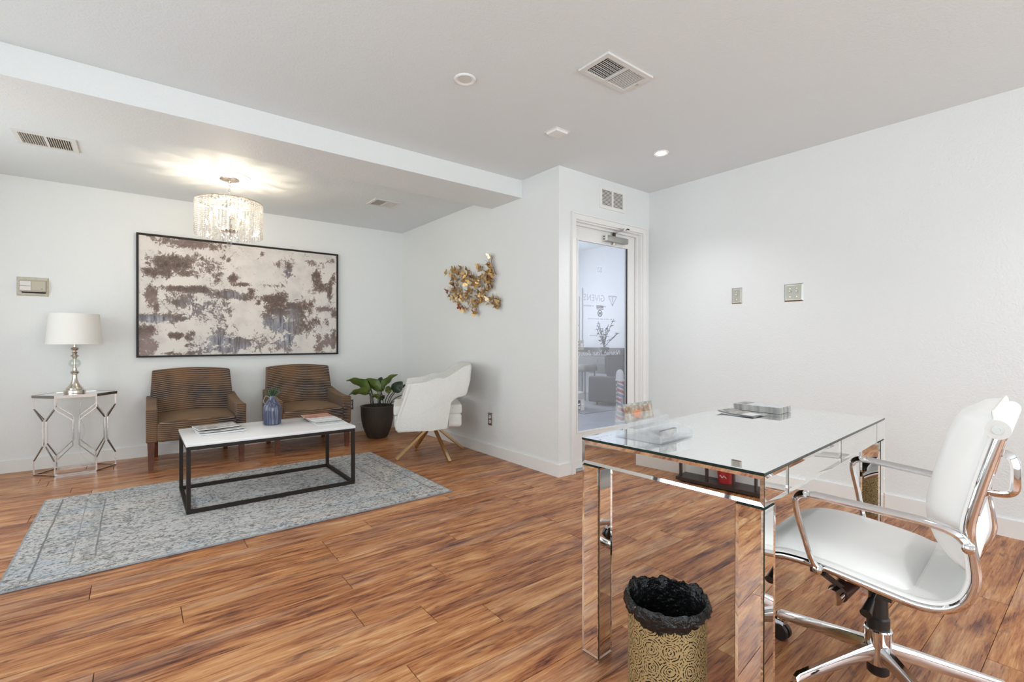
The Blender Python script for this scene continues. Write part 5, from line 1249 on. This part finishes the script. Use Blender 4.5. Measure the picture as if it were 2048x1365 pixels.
# sling between the rails
def frame_at(i):
    a, b = PC[max(i - 1, 0)], PC[min(i + 1, len(PC) - 1)]; t = (b - a).normalized()
    return t, Vector((0, -t.z, t.y))          # normal towards the sitter
def nrm(i):
    t, _ = frame_at(i); v = Vector((0, t.z, -t.y))
    return v
rows = []
for i in range(len(PC)):
    nn = nrm(i); rows.append([(x, PC[i].y + nn.y * 0.006, PC[i].z + nn.z * 0.006) for x in (-HWd + .006, -0.12, 0, 0.12, HWd - .006)])
MB().sheet(rows, 0.012).build('sling', M_leather, oc)
PCX = PC + [PC[-1] + (PC[-1] - PC[-3]).normalized() * 0.012 * (k + 1) + Vector((0, 0.004 * (k + 1), 0)) for k in range(4)]
def pad(name, i0, i1, thick, hw, crown, parent, segs=22, e_pow=5.0):
    """upholstered pad following the sling from profile point i0 to i1"""
    rows = []
    for k in range(segs + 1):
        u = k / segs; q = i0 + (i1 - i0) * u; i = min(int(q), len(PCX) - 2); fr_ = q - i
        c = PCX[i].lerp(PCX[i + 1], fr_); nn = nrm(min(i, len(PC) - 1)).lerp(nrm(min(i + 1, len(PC) - 1)), fr_).normalized()
        eu = (1 - abs(2 * u - 1) ** e_pow) ** 0.5 if 0 < u < 1 else 0.0
        row = []
        for j in range(17):
            x = -1 + 2 * j / 16; ex = (1 - abs(x) ** 6) ** 0.5 if abs(x) < 1 else 0.0
            h = 0.014 + (thick - 0.014) * eu * ex + crown * eu * ex * (1 - x * x)
            row.append((hw * x, c.y + nn.y * h, c.z + nn.z * h))
        rows.append(row)
    top = rows
    bot = []
    for k in range(segs + 1):
        u = k / segs; q = i0 + (i1 - i0) * u; i = min(int(q), len(PCX) - 2); fr_ = q - i
        c = PCX[i].lerp(PCX[i + 1], fr_); nn = nrm(min(i, len(PC) - 1)).lerp(nrm(min(i + 1, len(PC) - 1)), fr_).normalized()
        bot.append([(hw * (-1 + 2 * j / 16), c.y + nn.y * 0.008, c.z + nn.z * 0.008) for j in range(17)])
    m = MB(); m.grid(top); m.grid(bot)
    R, n = segs + 1, 17; off = R * n
    bd_ = [j for j in range(n)] + [i * n + n - 1 for i in range(1, R)] + [(R - 1) * n + j for j in range(n - 2, -1, -1)] + [i * n for i in range(R - 2, 0, -1)]
    for i in range(len(bd_)):
        p, q = bd_[i], bd_[(i + 1) % len(bd_)]; m.f.append((q, p, p + off, q + off))
    o = m.build(name, M_leather, parent, smooth=60)
    # piping round the edge
    loop = [top[0][j] for j in range(17)] + [top[k][16] for k in range(1, segs + 1)] + [top[segs][j] for j in range(15, -1, -1)] + [top[k][0] for k in range(segs - 1, 0, -1)]
    MB().tube(loop, 0.0042, 6, True).build('piping', M_leatheredge, o)
    return o
pad('seat_cushion', 1.0, 27.0, 0.046, 0.228, 0.010, oc, 24, 7)
pad('back_cushion', 41.0, 70.6, 0.088, 0.226, 0.014, oc, 28, 3.2)
top = PC[-1]; top = Vector((0, -0.268, 0.862))
MB().tube([(-0.262, top.y - 0.004, top.z + 0.012), (0.262, top.y - 0.004, top.z + 0.012)], 0.0225, 24).build('top_roll', M_leather, oc)
for s in (-1, 1):
    c_ = MB().tube([(s * 0.262, top.y - 0.004, top.z + 0.012), (s * 0.268, top.y - 0.004, top.z + 0.012)], 0.0220, 24).build('roll_end_cap', M_ventw, oc)
    MB().tube([(s * 0.268, top.y - 0.004, top.z + 0.012), (s * 0.2695, top.y - 0.004, top.z + 0.012)], 0.0105, 16).build('screw_cover', M_steel, c_)
    MB().tube([(s * 0.2695, top.y - 0.004, top.z + 0.012), (s * 0.2715, top.y - 0.004, top.z + 0.012)], 0.0045, 8).build('bolt', M_steel, c_)
    p0 = PC[0]
    # arm loop: flattened chrome bar from the seat rail up, back and down to the back rail
    path = catmull([(s * 0.258, 0.088, 0.424), (s * 0.278, 0.102, 0.455), (s * 0.292, 0.117, 0.520), (s * 0.299, 0.136, 0.605), (s * 0.299, 0.130, 0.633), (s * 0.298, 0.100, 0.643), (s * 0.290, 0.020, 0.640), (s * 0.278, -0.080, 0.634), (s * 0.268, -0.150, 0.628), (s * 0.262, -0.198, 0.615), (s * 0.258, -0.222, 0.590)], 5)
    am = MB().tube(path, 0.0125, 10, flat=0.62).build('armrest', M_chrome, oc)
    for (y, z) in ((0.088, 0.424), (-0.224, 0.586)):
        MB().tube([(s * 0.240, y, z), (s * 0.262, y, z), (s * 0.274, y, z), (s * 0.278, y, z)], [0.009, 0.012, 0.012, 0.006], 14).build('fixing_knob', M_chrome, am)
# grab handle behind the back
hp = catmull([(0, -0.246, 0.776), (0, -0.266, 0.779), (0, -0.284, 0.770), (0, -0.292, 0.748), (0, -0.292, 0.700), (0, -0.287, 0.678), (0, -0.268, 0.668), (0, -0.230, 0.668)], 5)
MB().tube(hp, 0.0135, 10, flat=0.5).build('grab_handle', M_chrome, oc)
for z, y in ((0.778, -0.251), (0.664, -0.228)):
    MB().bar((-HWd, y, z), (HWd, y, z), 0.026, 0.010, (0, 0.25, 1)).build('back_spreader', M_chrome, oc, smooth=0)
for y, z in ((0.10, 0.408), (-0.06, 0.392)):
    MB().bar((-HWd, y, z), (HWd, y, z), 0.030, 0.012).build('seat_spreader', M_blackpl, oc, smooth=0)
# mechanism
MB().rbox(-0.075, 0.075, -0.09, 0.11, 0.335, 0.392, 0.012, 2).build('tilt_mechanism', M_blackpl, oc)
MB().tube([(-0.05, 0.045, 0.352), (-0.185, 0.060, 0.338)], 0.026, 16).build('tension_housing', mat('dark_brown_plastic', (0.035, 0.014, 0.010), 0.3), oc)
MB().tube([(-0.185, 0.060, 0.338), (-0.215, 0.063, 0.335)], 0.022, 20).build('tension_knob', M_chrome, oc)
for s in (-1, 1):
    MB().bar((s * 0.240, 0.085, 0.408), (s * 0.16, 0.05, 0.345), 0.022, 0.012).build('bracket_arm', M_blackpl, oc, smooth=0)
    MB().bar((s * 0.235, -0.055, 0.400), (s * 0.06, -0.01, 0.350), 0.022, 0.012).build('bracket_arm', M_blackpl, oc, smooth=0)
MB().tube([(-0.04, -0.01, 0.345), (-0.12, -0.005, 0.315)], 0.006, 8).tube([(-0.11, -0.005, 0.319), (-0.165, -0.003, 0.298)], [0.009, 0.015], 12).build('height_lever', M_blackpl, oc)
MB().lathe([(0.030, 0.185), (0.030, 0.225), (0.026, 0.230), (0.024, 0.345)], 20).build('gas_column', M_blackpl, oc)
MB().lathe([(0.024, 0.052), (0.029, 0.058), (0.030, 0.085)], 20).build('column_foot', M_blackpl, oc)
MB().lathe([(0.028, 0.080), (0.033, 0.095), (0.031, 0.12), (0.034, 0.14), (0.037, 0.190), (0.034, 0.194)], 24).build('base_hub', M_chrome, oc)
for k in range(5):
    a = rad(84 + 72 * k - 3.5); d = Vector((math.cos(a), math.sin(a), 0)); q = Vector((-d.y, d.x, 0))
    secs = []
    for (r_, zt, hgt, w) in ((0.026, 0.152, 0.050, 0.030), (0.10, 0.140, 0.040, 0.028), (0.22, 0.118, 0.032, 0.025), (0.300, 0.103, 0.028, 0.024), (0.312, 0.094, 0.018, 0.020)):
        c_ = d * r_
        secs.append([c_ + q * (-w / 2 * .55) + Z_ * zt, c_ + q * (w / 2 * .55) + Z_ * zt, c_ + q * (w / 2) + Z_ * (zt - 0.012), c_ + q * (w / 2 * .7) + Z_ * (zt - hgt), c_ - q * (w / 2 * .7) + Z_ * (zt - hgt), c_ - q * (w / 2) + Z_ * (zt - 0.012)])
    m = MB(); vs_ = [p for sct in secs for p in sct]
    fs_ = [tuple(range(5, -1, -1)), tuple(24 + j for j in range(6))]
    for i in range(4):
        for j in range(6): fs_.append((i * 6 + j, i * 6 + (j + 1) % 6, (i + 1) * 6 + (j + 1) % 6, (i + 1) * 6 + j))
    m._add(vs_, fs_); m.build('base_leg', M_chrome, oc, smooth=40)
    cst = MB().lathe([(0.007, 0.05), (0.007, 0.085)], 8, d * 0.296).build('caster', M_chrome, oc)
    cp = d * 0.296 + q * 0.012
    for w0 in (-0.018, 0.004):
        MB().tube([cp + d * 0.0 + q * (w0 - 0.012) + Z_ * 0.0285, cp + q * (w0 + 0.002) + Z_ * 0.0285], 0.0280, 18).build('wheel', M_blackpl, cst)
    MB().tube([cp - q * 0.014 + Z_ * 0.058 - d * 0.012, cp - q * 0.014 + Z_ * 0.058 + d * 0.022], 0.016, 10, flat=0.8).build('hood', M_chrome, cst)

# ------------------------------------------------------------------ low shelf left of the camera with a red bucket (seen in the desk's mirrors)
struct(MB().box(XL, -1.14, YF, 2.32, 0, 0.50).build('trim_3', M_trim, smooth=0), 'white boxed-in window ledge on the left')
ls = thing('low_shelf', 'low dark wooden open shelf in front of the white window ledge', 'shelf', (-1.00, 1.56, 0))
for y in (-0.27, -0.12, 0.07, 0.27): MB().box(0.02, 0.05, y - 0.007, y + 0.007, 0.035, 0.46).build('post', M_winframe, ls, smooth=0)
for z in (0.012, 0.46): MB().box(-0.125, 0.06, -0.30, 0.30, z, z + 0.024).build('shelf_board', M_winframe, ls, smooth=0)
MB().box(-0.125, -0.11, -0.30, 0.30, 0.036, 0.46).build('back_panel', M_trim, ls, smooth=0)
for y in (-0.25, 0.25): MB().box(-0.10, 0.03, y - 0.02, y + 0.02, 0, 0.012).build('foot', M_blackpl, ls, smooth=0)
rb_ = thing('red_bucket', 'small red enamel bucket on the low dark shelf', 'bucket', (-1.045, 1.525, 0.0365))
MB().lathe([(0.0, 0.0), (0.050, 0.0), (0.060, 0.110), (0.063, 0.112), (0.059, 0.114), (0.055, 0.105), (0.048, 0.006), (0.0, 0.005)], 28).build('body', M_red, rb_)
MB().tube([(0.0560 - 0.002 * abs(t - 3), 0.024 - 0.008 * t, 0.050 + 0.010 * math.sin(t * 1.9)) for t in range(0, 7)], 0.003, 5).build('white_script', M_white, rb_)
